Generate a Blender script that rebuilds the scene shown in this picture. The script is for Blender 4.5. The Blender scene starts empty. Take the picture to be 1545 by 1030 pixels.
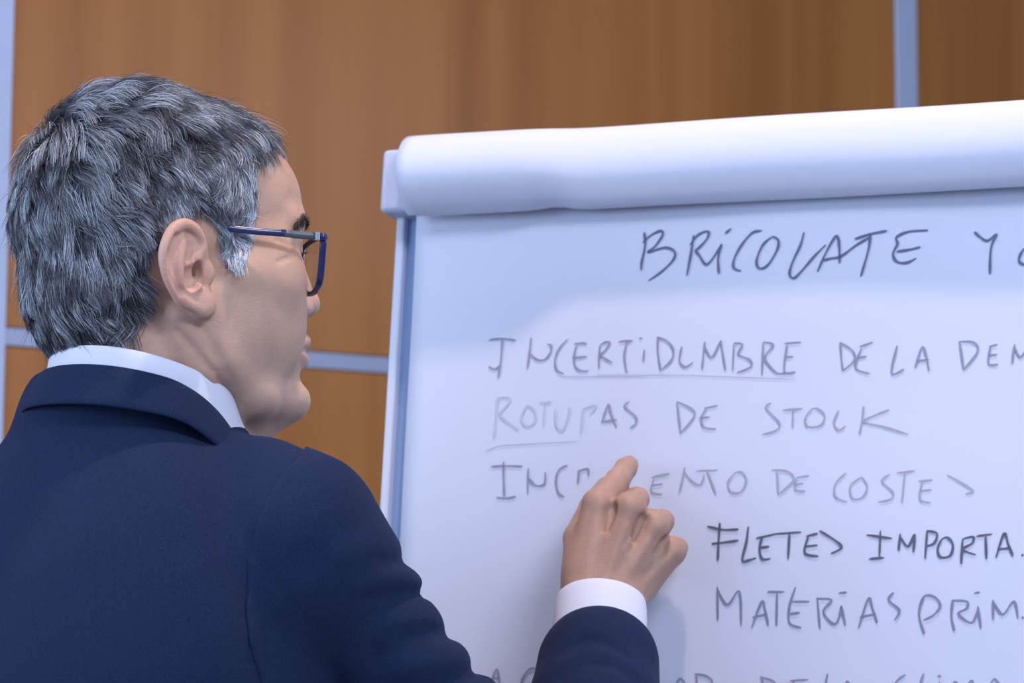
import bpy, math, random
import numpy as np
from mathutils import Vector, Matrix
from mathutils.bvhtree import BVHTree
from mathutils.kdtree import KDTree

random.seed(7)
RNG = np.random.default_rng(11)
SC = bpy.context.scene
COL = SC.collection

# ------------------------------------------------------------------ camera
FPX = 85 / 36 * 1545
CAM = np.array([0.0, 0.0, 1.35])
PITCH, ROLL = math.radians(6), math.radians(0.3)
CF = np.array([0, math.cos(PITCH), math.sin(PITCH)])
_r0 = np.array([1.0, 0, 0]); _u0 = np.cross(_r0, CF)
CR = _r0 * math.cos(ROLL) + _u0 * math.sin(ROLL)
CU = -_r0 * math.sin(ROLL) + _u0 * math.cos(ROLL)
def ray(px, py): return CF + CR * (px - 772.5) / FPX - CU * (py - 515) / FPX
def P(px, py, d): return CAM + ray(px, py) * d          # pixel + real distance -> world point (metres)

cd = bpy.data.cameras.new('camera'); cam = bpy.data.objects.new('camera', cd); COL.objects.link(cam)
cd.lens = 85; cd.sensor_width = 36; cd.clip_start = 0.05
m = Matrix.Identity(4)
for i in range(3):
    m[i][0] = CR[i]; m[i][1] = CU[i]; m[i][2] = -CF[i]; m[i][3] = CAM[i]
cam.matrix_world = m
cd.dof.use_dof = True; cd.dof.focus_distance = 1.70; cd.dof.aperture_fstop = 10.0
SC.camera = cam

# ------------------------------------------------------------------ view, world, lights
SC.view_settings.view_transform = 'Standard'; SC.view_settings.look = 'None'
SC.view_settings.gamma = 1; SC.view_settings.use_curve_mapping = False
SC.view_settings.exposure = -0.09
w = bpy.data.worlds.new('world'); SC.world = w; w.use_nodes = True
w.node_tree.nodes['Background'].inputs[0].default_value = (0.47, 0.60, 1.0, 1)
w.node_tree.nodes['Background'].inputs[1].default_value = 0.74

def area(name, loc, target, sx, sy, power, col):
    l = bpy.data.lights.new(name, 'AREA'); l.shape = 'RECTANGLE'; l.size = sx; l.size_y = sy
    l.energy = power; l.color = col
    o = bpy.data.objects.new(name, l); COL.objects.link(o); o.location = loc
    o.rotation_euler = (Vector(target) - Vector(loc)).to_track_quat('-Z', 'Y').to_euler()
    return o
# bluish fill from the left, ceiling downlights over the board, soft fill behind the camera
area('left_fill_light', (-2.6, 0.6, 1.95), (0.0, 2.0, 1.2), 2.6, 1.1, 62, (0.60, 0.74, 1.0))  # added fill light, there is no window on this side
DOWN = [(0.15, 1.50, 3.26)]
for q in DOWN:
    area('downlight', q, (q[0], q[1], 0), 0.11, 0.11, 25.0, (1.0, 0.72, 0.62))
area('board_fill_light', (1.1, -0.6, 3.2), (0.1, 1.8, 1.2), 1.2, 0.6, 80, (0.78, 0.82, 1.0))  # added fill to brighten the board, no ceiling panel is built

# ------------------------------------------------------------------ materials
def mat(name, col, rough=0.6, spec=0.5, **kw):
    mt = bpy.data.materials.new(name); mt.use_nodes = True
    b = mt.node_tree.nodes['Principled BSDF']
    b.inputs['Base Color'].default_value = (*col, 1); b.inputs['Roughness'].default_value = rough
    b.inputs['Specular IOR Level'].default_value = spec
    for k, v in kw.items(): b.inputs[k.replace('_', ' ')].default_value = v
    return mt
def nodes(mt): return mt.node_tree.nodes, mt.node_tree.links, mt.node_tree.nodes['Principled BSDF']
def add_bump(mt, scale, strength, dist=0.001, detail=3, stretch=None, tex='ShaderNodeTexNoise'):
    n, l, b = nodes(mt)
    tc = n.new('ShaderNodeTexCoord'); mp = n.new('ShaderNodeMapping'); t = n.new(tex)
    if stretch: mp.inputs['Scale'].default_value = stretch
    l.new(tc.outputs['Object'], mp.inputs['Vector']); l.new(mp.outputs[0], t.inputs['Vector'])
    t.inputs['Scale'].default_value = scale
    if tex == 'ShaderNodeTexNoise': t.inputs['Detail'].default_value = detail
    bp = n.new('ShaderNodeBump'); bp.inputs['Strength'].default_value = strength; bp.inputs['Distance'].default_value = dist
    l.new(t.outputs[0], bp.inputs['Height']); l.new(bp.outputs[0], b.inputs['Normal'])
    return t
def color_noise(mt, scale, c1, c2, detail=4, stretch=None, lo=0.35, hi=0.65):
    n, l, b = nodes(mt)
    tc = n.new('ShaderNodeTexCoord'); mp = n.new('ShaderNodeMapping'); t = n.new('ShaderNodeTexNoise')
    if stretch: mp.inputs['Scale'].default_value = stretch
    t.inputs['Scale'].default_value = scale; t.inputs['Detail'].default_value = detail
    r = n.new('ShaderNodeValToRGB'); r.color_ramp.elements[0].position = lo; r.color_ramp.elements[1].position = hi
    r.color_ramp.elements[0].color = (*c1, 1); r.color_ramp.elements[1].color = (*c2, 1)
    l.new(tc.outputs['Object'], mp.inputs['Vector']); l.new(mp.outputs[0], t.inputs['Vector'])
    l.new(t.outputs[0], r.inputs[0]); l.new(r.outputs[0], b.inputs['Base Color'])

M = {}
M['wood'] = mat('wood_veneer', (0.36, 0.17, 0.075), 0.30, 0.38)
color_noise(M['wood'], 11.0, (0.35, 0.132, 0.028), (0.48, 0.205, 0.052), 8, (1, 1, 0.035), 0.32, 0.68)
M['trim'] = mat('satin_aluminium', (0.45, 0.52, 0.67), 0.45, 0.5, Metallic=0.6)
M['trim_upright'] = mat('satin_aluminium_lit', (0.58, 0.70, 0.92), 0.5, 0.5, Metallic=0.4)  # same finish as the other trims, brighter reflection put into the base colour
M['plaster'] = mat('white_plaster', (0.66, 0.70, 0.76), 0.9, 0.2); add_bump(M['plaster'], 90, 0.1)
M['paint'] = mat('grey_wall_paint', (0.24, 0.26, 0.30), 0.8, 0.3); add_bump(M['paint'], 90, 0.1)
M['column'] = mat('pale_blue_paint', (0.50, 0.62, 0.82), 0.7, 0.3)
M['carpet'] = mat('grey_carpet', (0.38, 0.39, 0.42), 0.95, 0.1); add_bump(M['carpet'], 400, 0.6)
M['paper'] = mat('flipchart_paper', (0.62, 0.66, 0.76), 0.85, 0.15); add_bump(M['paper'], 14, 0.25, 0.002)
M['easel'] = mat('easel_white_enamel', (0.56, 0.60, 0.70), 0.4, 0.5)
M['easel_grey'] = mat('easel_grey_enamel', (0.26, 0.38, 0.60), 0.45, 0.5)
M['cap'] = mat('clamp_plastic', (0.50, 0.55, 0.68), 0.45, 0.5)
M['rubber'] = mat('black_rubber', (0.03, 0.03, 0.03), 0.8)
M['suit'] = mat('navy_wool', (0.020, 0.027, 0.062), 0.9, 0.15, Sheen_Weight=0.06, Sheen_Roughness=0.5)
M['suit'].node_tree.nodes['Principled BSDF'].inputs['Sheen Tint'].default_value = (0.35, 0.42, 0.8, 1)
color_noise(M['suit'], 900, (0.0085, 0.018, 0.048), (0.013, 0.025, 0.066), 2)
add_bump(M['suit'], 1100, 0.25, 0.0004)
M['shirt'] = mat('white_cotton', (0.68, 0.71, 0.80), 0.85, 0.2); add_bump(M['shirt'], 1500, 0.2, 0.0003)
M['trouser'] = mat('navy_trouser_wool', (0.018, 0.024, 0.055), 0.85, 0.2)
M['leather'] = mat('black_leather', (0.015, 0.013, 0.012), 0.35)
M['lens_rim'] = mat('navy_acetate', (0.018, 0.022, 0.10), 0.25, 0.6)
M['temple_grey'] = mat('grey_green_metal', (0.09, 0.11, 0.12), 0.35, 0.5, Metallic=0.4)
M['silver'] = mat('polished_steel', (0.75, 0.77, 0.8), 0.2, 0.5, Metallic=1.0)
M['glass'] = mat('lens_glass', (1, 1, 1), 0.0, 0.5, Transmission_Weight=1.0, IOR=1.2)
M['eye'] = mat('eye_white', (0.70, 0.66, 0.64), 0.15)
M['iris'] = mat('iris_brown', (0.05, 0.025, 0.015), 0.1)
M['ink'] = mat('marker_ink', (0.10, 0.11, 0.17), 0.7, 0.2)
def ink_mat(i, v):
    return mat('marker_ink_%d' % i, v, 0.75, 0.15)

# ------------------------------------------------------------------ mesh helpers
def link(name, me, material=None, parent=None, smooth=True):
    o = bpy.data.objects.new(name, me); COL.objects.link(o)
    if material: me.materials.append(material)
    if parent: o.parent = parent
    if smooth and len(me.polygons): me.polygons.foreach_set('use_smooth', np.ones(len(me.polygons), bool))
    return o
def mesh_vf(name, V, F_):
    me = bpy.data.meshes.new(name)
    V = np.asarray(V, np.float32)
    F_ = [list(map(int, f)) for f in F_] if not isinstance(F_, np.ndarray) else F_
    if isinstance(F_, np.ndarray):
        me.vertices.add(len(V)); me.vertices.foreach_set('co', V.ravel())
        k = F_.shape[1]
        me.loops.add(F_.size); me.loops.foreach_set('vertex_index', F_.astype(np.int32).ravel())
        me.polygons.add(len(F_)); me.polygons.foreach_set('loop_start', np.arange(0, F_.size, k, dtype=np.int32))
        me.update(calc_edges=True); me.validate()
    else:
        me.from_pydata(V.tolist(), [], F_)
    return me
def fix_normals(me):
    import bmesh
    bm = bmesh.new(); bm.from_mesh(me); bmesh.ops.recalc_face_normals(bm, faces=bm.faces); bm.to_mesh(me); bm.free()
def box(name, lo, hi, material, parent=None, frame=None, bevel=0.0, seg=2):
    """box between lo and hi, in metres, optionally in a frame (origin, x, y, z)"""
    import bmesh
    bm = bmesh.new(); bmesh.ops.create_cube(bm, size=1)
    lo = np.array(lo, float); hi = np.array(hi, float)
    for v in bm.verts:
        c = (lo + hi) / 2 + np.array(v.co) * (hi - lo); v.co = c
    if bevel: bmesh.ops.bevel(bm, geom=bm.edges[:], offset=bevel, segments=seg, affect='EDGES', profile=0.5)
    if frame is not None:
        O, X, Y, Z = frame
        for v in bm.verts: v.co = O + X * v.co.x + Y * v.co.y + Z * v.co.z
    bmesh.ops.recalc_face_normals(bm, faces=bm.faces)
    me = bpy.data.meshes.new(name); bm.to_mesh(me); bm.free()
    return link(name, me, material, parent, smooth=False)
def tube(name, pts, rad, material, parent=None, n=12, sx=1.0, up=None, cap=True, closed=False):
    """swept tube; rad scalar or list; sx squeezes the section along the side axis"""
    pts = np.asarray(pts, float); k = len(pts)
    rad = np.ones(k) * rad if np.isscalar(rad) else np.asarray(rad, float)
    V = []; up = np.array(up if up is not None else (0, 0, 1.0), float)
    for i in range(k):
        if closed: t = pts[(i + 1) % k] - pts[i - 1]
        else: t = pts[min(i + 1, k - 1)] - pts[max(i - 1, 0)]
        t /= np.linalg.norm(t) + 1e-12
        s = np.cross(t, up); s /= np.linalg.norm(s) + 1e-12; u = np.cross(s, t)
        for j in range(n):
            a = 2 * math.pi * j / n
            V.append(pts[i] + s * math.cos(a) * rad[i] * sx + u * math.sin(a) * rad[i])
    Fc = []
    for i in range(k if closed else k - 1):
        a0 = i * n; b0 = ((i + 1) % k) * n
        for j in range(n): Fc.append((a0 + j, a0 + (j + 1) % n, b0 + (j + 1) % n, b0 + j))
    if cap and not closed: Fc += [tuple(range(n))[::-1], tuple(range((k - 1) * n, k * n))]
    me = mesh_vf(name, V, Fc); fix_normals(me)
    return link(name, me, material, parent)
def catmull(pts, n=8, closed=False):
    pts = np.asarray(pts, float); out = []; k = len(pts)
    for i in range(k if closed else k - 1):
        if closed: p = [pts[(i + j - 1) % k] for j in range(4)]
        else: p = [pts[max(i - 1, 0)], pts[i], pts[i + 1], pts[min(i + 2, k - 1)]]
        for j in range(n):
            t = j / n
            out.append(0.5 * ((2 * p[1]) + (p[2] - p[0]) * t + (2 * p[0] - 5 * p[1] + 4 * p[2] - p[3]) * t * t + (3 * p[1] - p[0] - 3 * p[2] + p[3]) * t ** 3))
    if not closed: out.append(pts[-1])
    return np.array(out)
def empty(name, loc, label, cat, group=None):
    o = bpy.data.objects.new(name, None); COL.objects.link(o); o.location = loc; o.empty_display_size = 0.1
    o['label'] = label; o['category'] = cat
    if group: o['group'] = group
    return o
def keep(o, root):
    """parent a world-space object to a root Empty without moving it"""
    o.parent = root; o.matrix_parent_inverse = Matrix.Translation(root.location).inverted(); return o

# ------------------------------------------------------------------ signed-distance sculpting
class SDF:
    def __init__(s): s.ops = []
    def _add(s, fn, c, R, k, mode): s.ops.append((fn, np.array(c, np.float32), float(R), float(k), mode)); return s
    def ell(s, c, r, k=0.0, mode='add', rot=None):
        c = np.array(c, np.float32); r = np.array(r, np.float32)
        Rm = None if rot is None else np.array(Matrix.Rotation(rot[3], 3, Vector(rot[:3])).transposed(), np.float32)
        def fn(p):
            q = p - c
            if Rm is not None: q = q @ Rm.T
            k0 = np.linalg.norm(q / r, axis=1) + 1e-6; k1 = np.linalg.norm(q / (r * r), axis=1) + 1e-9
            return k0 * (k0 - 1) / k1
        return s._add(fn, c, r.max(), k, mode)
    def cone(s, a, b, ra, rb, k=0.0, mode='add'):
        a = np.array(a, np.float32); b = np.array(b, np.float32); ba = b - a; L = float(ba @ ba) + 1e-9
        def fn(p):
            t = np.clip(((p - a) @ ba) / L, 0, 1)
            return np.linalg.norm(p - a - t[:, None] * ba, axis=1) - (ra + t * (rb - ra))
        return s._add(fn, (a + b) / 2, math.sqrt(L) / 2 + max(ra, rb), k, mode)
    def chain(s, pts, rr, k=0.0, mode='add'):
        pts = np.asarray(pts, float); rr = [rr] * len(pts) if np.isscalar(rr) else rr
        A = pts[:-1].astype(np.float32); B = pts[1:].astype(np.float32)
        def fn(p):
            d = np.full(len(p), 1e3, np.float32)
            for i in range(len(A)):
                ba = B[i] - A[i]; L = float(ba @ ba) + 1e-9
                t = np.clip(((p - A[i]) @ ba) / L, 0, 1)
                d = np.minimum(d, np.linalg.norm(p - A[i] - t[:, None] * ba, axis=1) - (rr[i] + t * (rr[i + 1] - rr[i])))
            return d
        c = (pts.min(0) + pts.max(0)) / 2
        return s._add(fn, c, np.linalg.norm(pts - c, axis=1).max() + max(rr), k, mode)
    def func(s, fn): s.ops.append((fn, None, 0, 0, 'func')); return s
    def __call__(s, p, margin=24.0):
        p = p.astype(np.float32); d = np.full(len(p), 200.0, np.float32)
        for fn, c, R, k, mode in s.ops:
            if mode == 'func': d = fn(p, d); continue
            near = np.linalg.norm(p - c, axis=1) < R + k + margin
            ix = np.nonzero(near)[0]
            if not len(ix): continue
            e = fn(p[ix]); a = d[ix]
            if mode == 'add':
                if k > 0:
                    h = np.clip(0.5 + 0.5 * (a - e) / k, 0, 1); d[ix] = a * (1 - h) + e * h - k * h * (1 - h)
                else: d[ix] = np.minimum(a, e)
            elif mode == 'sub':
                e = -e
                if k > 0:
                    h = np.clip(0.5 - 0.5 * (a - e) / k, 0, 1); d[ix] = a * (1 - h) + e * h + k * h * (1 - h)
                else: d[ix] = np.maximum(a, e)
        return d

def surface(f, lo, hi, h, B=8):
    """surface nets over a sparse band; returns vertices (same units) and quads"""
    lo = np.array(lo, float); n = np.ceil((np.array(hi, float) - lo) / (h * B)).astype(int)
    N = n * B + 1
    ax = [lo[i] + h * B * (np.arange(n[i]) + 0.5) for i in range(3)]
    cc = np.stack(np.meshgrid(*ax, indexing='ij'), -1).reshape(-1, 3)
    dc = f(cc, margin=h * B * 2 + 12)
    act = np.abs(dc) < h * B * 0.5 * 1.74 * 1.35 + h
    D = np.repeat(np.repeat(np.repeat(np.where(dc < 0, -h, h).astype(np.float32).reshape(n), B, 0), B, 1), B, 2)
    D = np.pad(D, ((0, 1),) * 3, mode='edge')
    idx = np.nonzero(act)[0]; bi = np.stack(np.unravel_index(idx, n), 1)
    g = np.stack(np.meshgrid(*[np.arange(B + 1)] * 3, indexing='ij'), -1).reshape(-1, 3)
    for c0 in range(0, len(bi), 600):
        q = (bi[c0:c0 + 600, None, :] * B + g[None]).reshape(-1, 3)
        D[q[:, 0], q[:, 1], q[:, 2]] = f(lo + q * h, margin=10.0)
    S = D < 0
    C8 = [S[i:N[0] - 1 + i, j:N[1] - 1 + j, k:N[2] - 1 + k] for i in (0, 1) for j in (0, 1) for k in (0, 1)]
    cnt = sum(c.astype(np.int8) for c in C8); mixed = (cnt > 0) & (cnt < 8)
    ci = np.stack(np.nonzero(mixed), 1); vid = np.full(mixed.shape, -1, np.int32); vid[mixed] = np.arange(len(ci))
    acc = np.zeros((len(ci), 3)); num = np.zeros(len(ci))
    cor = [(0, 0, 0), (1, 0, 0), (0, 1, 0), (1, 1, 0), (0, 0, 1), (1, 0, 1), (0, 1, 1), (1, 1, 1)]
    for a in range(8):
        for ax_ in range(3):
            if cor[a][ax_]: continue
            b = list(cor[a]); b[ax_] = 1
            da = D[ci[:, 0] + cor[a][0], ci[:, 1] + cor[a][1], ci[:, 2] + cor[a][2]]
            db = D[ci[:, 0] + b[0], ci[:, 1] + b[1], ci[:, 2] + b[2]]
            x = (da < 0) != (db < 0)
            t = np.where(x, da / np.where(x, da - db, 1), 0)
            pt = np.tile(np.array(cor[a], float), (len(ci), 1)); pt[:, ax_] += t
            acc[x] += pt[x]; num[x] += 1
    V = lo + (ci + acc / num[:, None]) * h
    Q = []
    for ax_ in range(3):
        sl0 = [slice(1, N[i] - 1) for i in range(3)]; sl0[ax_] = slice(0, N[ax_] - 1)
        sl1 = list(sl0); sl1[ax_] = slice(1, N[ax_])
        e0 = S[tuple(sl0)]; e1 = S[tuple(sl1)]
        for flip in (False, True):
            k = np.stack(np.nonzero((e0 & ~e1) if not flip else (~e0 & e1)), 1)
            for i in range(3):
                if i != ax_: k[:, i] += 1
            u, v = [(1, 2), (2, 0), (0, 1)][ax_]
            def cell(du, dv):
                c = k.copy(); c[:, u] -= du; c[:, v] -= dv; return vid[c[:, 0], c[:, 1], c[:, 2]]
            q = np.stack([cell(1, 1), cell(0, 1), cell(0, 0), cell(1, 0)], 1)
            Q.append(q[:, ::-1] if flip else q)
    Q = np.concatenate(Q); Q = Q[(Q >= 0).all(1)]
    return V, Q
def relax(V, Q, it=1, lam=0.5):
    e = np.concatenate([Q[:, [0, 1]], Q[:, [1, 2]], Q[:, [2, 3]], Q[:, [3, 0]]])
    for _ in range(it):
        a = np.zeros_like(V); c = np.zeros(len(V))
        for i in range(3):
            a[:, i] = np.bincount(e[:, 0], V[e[:, 1], i], len(V)) + np.bincount(e[:, 1], V[e[:, 0], i], len(V))
        c = np.bincount(e[:, 0], minlength=len(V)) + np.bincount(e[:, 1], minlength=len(V))
        V = np.where(c[:, None] > 0, V * (1 - lam) + lam * a / np.maximum(c, 1)[:, None], V)
    return V
def noise3(p, seed=0):
    """cheap smooth value noise in [-1,1]; p in cells"""
    r = np.random.default_rng(seed); T = r.uniform(-1, 1, (32, 32, 32)).astype(np.float32)
    i = np.floor(p).astype(int); f_ = p - i; f_ = f_ * f_ * (3 - 2 * f_); o = 0
    for a in (0, 1):
        for b in (0, 1):
            for c in (0, 1):
                wgt = (f_[:, 0] if a else 1 - f_[:, 0]) * (f_[:, 1] if b else 1 - f_[:, 1]) * (f_[:, 2] if c else 1 - f_[:, 2])
                o = o + wgt * T[(i[:, 0] + a) % 32, (i[:, 1] + b) % 32, (i[:, 2] + c) % 32]
    return o
def to_world(V, fr): O, X, Y, Z = fr; return O + (V[:, :1] * X + V[:, 1:2] * Y + V[:, 2:] * Z) / 1000
def to_local(p, fr): O, X, Y, Z = fr; q = np.asarray(p) - O; return np.array([q @ X, q @ Y, q @ Z]) * 1000

# ------------------------------------------------------------------ room
WALL_A = P(35, 509.5, 3.3); WY = math.radians(38)
WX = np.array([math.cos(WY), math.sin(WY), 0]); WN = np.array([math.sin(WY), -math.cos(WY), 0]); WZ = np.array([0, 0, 1.0])
WO = np.array([WALL_A[0], WALL_A[1], 0.0]); HZ = WALL_A[2]
WF = (WO, WX, WN, WZ)            # wall frame: x along, y towards the room, z up
def wall_x(px, py=80):           # distance along the wall under a pixel column
    r = ray(px, py); t = ((WO - CAM) @ WN) / (r @ WN); return (CAM + r * t - WO) @ WX
CEIL = 3.30
def struct(o): o['kind'] = 'structure'; return o
floor = struct(box('floor', (-3.2, -2.6, -0.05), (4.6, 6.6, 0.0), M['carpet']))
ceil = struct(box('ceiling', (-3.2, -2.6, CEIL), (4.6, 6.6, CEIL + 0.05), M['plaster']))
wall = struct(box('wall_back', (-1.6, -0.09, 0), (4.2, -0.03, CEIL), M['plaster'], frame=WF))
xl1, xr0, xr1 = wall_x(19, 60), wall_x(1351, 60), wall_x(1382, 60)
wr_ = struct(box('wall_right', (3.6, -2.6, 0), (3.7, 6.0, CEIL), M['paint']))
M['daylight'] = mat('daylight_pane', (0, 0, 0), 0.5); _b = M['daylight'].node_tree.nodes['Principled BSDF']
_b.inputs['Emission Color'].default_value = (0.62, 0.76, 1.0, 1); _b.inputs['Emission Strength'].default_value = 3.2
wn_ = struct(box('window_1', (3.575, -1.0, 2.30), (3.598, 2.75, 3.10), M['daylight']))
for y_ in (-1.03, 0.22, 1.47, 2.75): keep(box('window_frame', (3.56, y_, 2.27), (3.6, y_ + 0.03, 3.13), M['easel']), wn_)
for z_ in (2.27, 3.10): keep(box('window_frame', (3.56, -1.03, z_), (3.6, 2.78, z_ + 0.03), M['easel']), wn_)
cols = [(-1.6, xl1 - 0.115), (xl1, xr0), (xr1, 3.0), (3.0 + xr1 - xr0, 4.2)]
zt = 0.0245; rows = [(0.0, HZ - 1.12), (HZ - 1.12 + zt, HZ - zt / 2), (HZ + zt / 2, CEIL)]
for (a, b) in cols:
    for (c, d) in rows:
        p_ = box('wood_panel', (a + 0.001, -0.03, c + 0.001), (b - 0.001, 0.0, d - 0.001), M['wood'], wall, WF, 0.0015, 1)
t1 = struct(box('trim_1', (xl1 - 0.115, -0.03, 0), (xl1, 0.004, CEIL), M['column'], None, WF, 0.001, 1))
t2 = struct(box('trim_2', (xr0, -0.03, 0), (xr1, 0.003, CEIL), M['trim_upright'], None, WF, 0.001, 1))
t3 = struct(box('trim_3', (3.0, -0.03, 0), (3.0 + xr1 - xr0, 0.003, CEIL), M['trim_upright'], None, WF, 0.001, 1))
k = 4
for z in (HZ, HZ - 1.12 + zt / 2):
    for (a, b) in cols:
        struct(box('trim_%d' % k, (a, -0.03, z - zt / 2), (b, 0.002, z + zt / 2), M['trim'], None, WF, 0.001, 1)); k += 1
for i, q in enumerate(DOWN):
    e = empty('downlight', (q[0], q[1], CEIL), 'round white recessed ceiling downlight above the flipchart', 'lamp')
    keep(tube('ring', [(q[0] + 0.11 * math.cos(t), q[1] + 0.11 * math.sin(t), CEIL - 0.004) for t in np.linspace(0, 2 * math.pi, 33)[:-1]], 0.008, M['easel'], n=8, closed=True), e)

# ------------------------------------------------------------------ flipchart easel
PSI, TAU = math.radians(20), math.radians(7)
BO = P(630, 330, 2.08)
BX = np.array([math.cos(PSI), -math.sin(PSI), 0]); BZ = np.array([math.sin(PSI) * math.sin(TAU), math.cos(PSI) * math.sin(TAU), math.cos(TAU)])
BN = np.cross(BX, BZ)                       # out of the sheet, towards the reader
BF = (BO, BX, BN, BZ)
def bw(x, n, z): return BO + BX * x + BN * n + BZ * z
def on_board(px, py):
    r = ray(px, py); t = ((BO - CAM) @ BN) / (r @ BN); q = CAM + r * t - BO; return q @ BX, q @ BZ
PW, PH = 0.66, 0.93
foot = bw(PW / 2, 0, -1.0); foot[2] = 0
easel = empty('flipchart_easel', foot, 'white metal flipchart easel with rounded clamp end caps, holding the written paper pad', 'easel')
def eb(name, lo, hi, mt, bev=0.001, seg=2): return keep(box(name, lo, hi, mt, None, BF, bev, seg), easel)
eb('board', (-0.016, -0.022, -0.985), (PW + 0.016, -0.012, 0.05), M['easel_grey'], 0.002)
for s in (0, 1):
    x0, x1 = ((-0.0215, -0.0135), (PW + 0.0135, PW + 0.0215))[s]
    eb('side_rail', (x0, -0.024, -0.99), (x1, -0.004, 0.02), M['easel'], 0.002)
eb('bottom_rail', (-0.0215, -0.024, -1.0), (PW + 0.0215, -0.004, -0.985), M['easel'], 0.002)
eb('clamp_bar', (-0.004, 0.0048, 0.014), (PW + 0.004, 0.0105, 0.050), M['easel'], 0.004)
for s in (0, 1):
    x0, x1 = ((-0.030, -0.0012), (PW + 0.0012, PW + 0.030))[s]
    c = eb('clamp_end_cap', (x0, -0.020, 0.003), (x1, 0.016, 0.0595), M['cap'], 0.005, 4)
tr = eb('pen_tray', (0.0, -0.004, -1.0), (PW, 0.055, -0.990), M['easel'], 0.002)
keep(box('tray_lip', (0.0, 0.050, -0.990), (PW, 0.055, -0.975), M['easel'], None, BF, 0.001), easel)
for s, x in ((0, -0.005), (1, PW + 0.005)):
    a = bw(x, -0.035, -0.3); b = bw(x, -0.035, -0.98); d = (b - a) / abs((b - a)[2]); e = a + d * (a[2] - 0.015)
    keep(tube('leg', [a, e], 0.013, M['easel'], n=14, up=BX), easel)
    keep(tube('rubber_foot', [e + [0, 0, 0.03], e - [0, 0, 0.013]], 0.017, M['rubber'], n=14, up=BX), easel)
a = bw(PW / 2, -0.035, -0.1); e = a - BN * 0.75; e = np.array([e[0], e[1], 0.015])
keep(tube('leg', [a, e], 0.013, M['easel'], n=14, up=BX), easel)
keep(tube('rubber_foot', [e + [0, 0, 0.03], e - [0, 0, 0.013]], 0.017, M['rubber'], n=14, up=BX), easel)
keep(tube('leg_hinge', [bw(PW / 2 - 0.03, -0.03, -0.1), bw(PW / 2 + 0.03, -0.03, -0.1)], 0.012, M['easel_grey'], n=12), easel)

# ------------------------------------------------------------------ paper pad with its folded-over pages and handwriting
pad = empty('paper_pad', bw(PW / 2, 0, -PH), 'large white flipchart paper pad with handwritten notes, first pages flipped over the top', 'paper pad')
def paper_n(x, z):
    x = np.asarray(x, float); z = np.asarray(z, float)
    return 0.0018 * np.sin(x * 9 + z * 5 + 0.6) + 0.0012 * np.sin(x * 17 - z * 12 + 2) + 0.0010 * np.sin(z * 23 + x * 4)
def grid_mesh(name, fn, us, vs, mt, parent, thick=None):
    V = [fn(u, v) for v in vs for u in us]; nu = len(us)
    Fc = [(j * nu + i, j * nu + i + 1, (j + 1) * nu + i + 1, (j + 1) * nu + i) for j in range(len(vs) - 1) for i in range(nu - 1)]
    me = mesh_vf(name, V, Fc); o = link(name, me, mt, None)
    if thick:
        md = o.modifiers.new('thickness', 'SOLIDIFY'); md.thickness = thick; md.offset = 0
    return keep(o, parent)
xs = np.linspace(0, PW, 45); zs = np.linspace(-PH, 0.048, 60)
grid_mesh('written_sheet', lambda x, z: bw(x, float(paper_n(x, z)), z), xs, zs, M['paper'], pad, 0.0006)
pb = box('sheet_stack', (0.001, -0.011, -PH), (PW - 0.001, -0.0045, 0.045), M['paper'], None, BF, 0.0008); keep(pb, pad)
# flipped pages: a soft loop that comes over the clamp, bulges forward and curls under
sec = catmull([(-0.016, -0.20), (-0.019, 0.00), (-0.016, 0.045), (-0.004, 0.0655), (0.014, 0.066), (0.030, 0.055), (0.0375, 0.036), (0.0365, 0.018), (0.027, 0.004), (0.017, -0.0015), (0.0125, 0.001)], 7)
def roll(x, i, extra=0.0, drop=0.0):
    n, z = sec[i]
    g = 1 + 0.42 / (1 + math.exp((x - 0.135) / 0.010)) * (1 if n > 0.012 else 0.3)
    kink = 0.0028 * math.exp(-((x - 0.132) / 0.014) ** 2)
    front = max(0.0, min(1.0, (0.03 - z) / 0.03)) if n > 0 else 0
    n2 = n * (g if n > 0 else 1) + extra * 0.6 + 0.0012 * math.sin(x * 21 + i * 0.05) * (n > 0.01)
    return bw(x, n2, z + kink * front - drop * front)
ids = list(range(len(sec)))
grid_mesh('flipped_pages', lambda x, i: roll(x, i), np.linspace(0.001, PW + 0.003, 70), ids, M['paper'], pad, 0.0032)
grid_mesh('flipped_page', lambda x, i: roll(x, i, -0.007, 0.0012), np.linspace(0.006, PW - 0.004, 60), ids[10:], M['paper'], pad, 0.0010)

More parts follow.
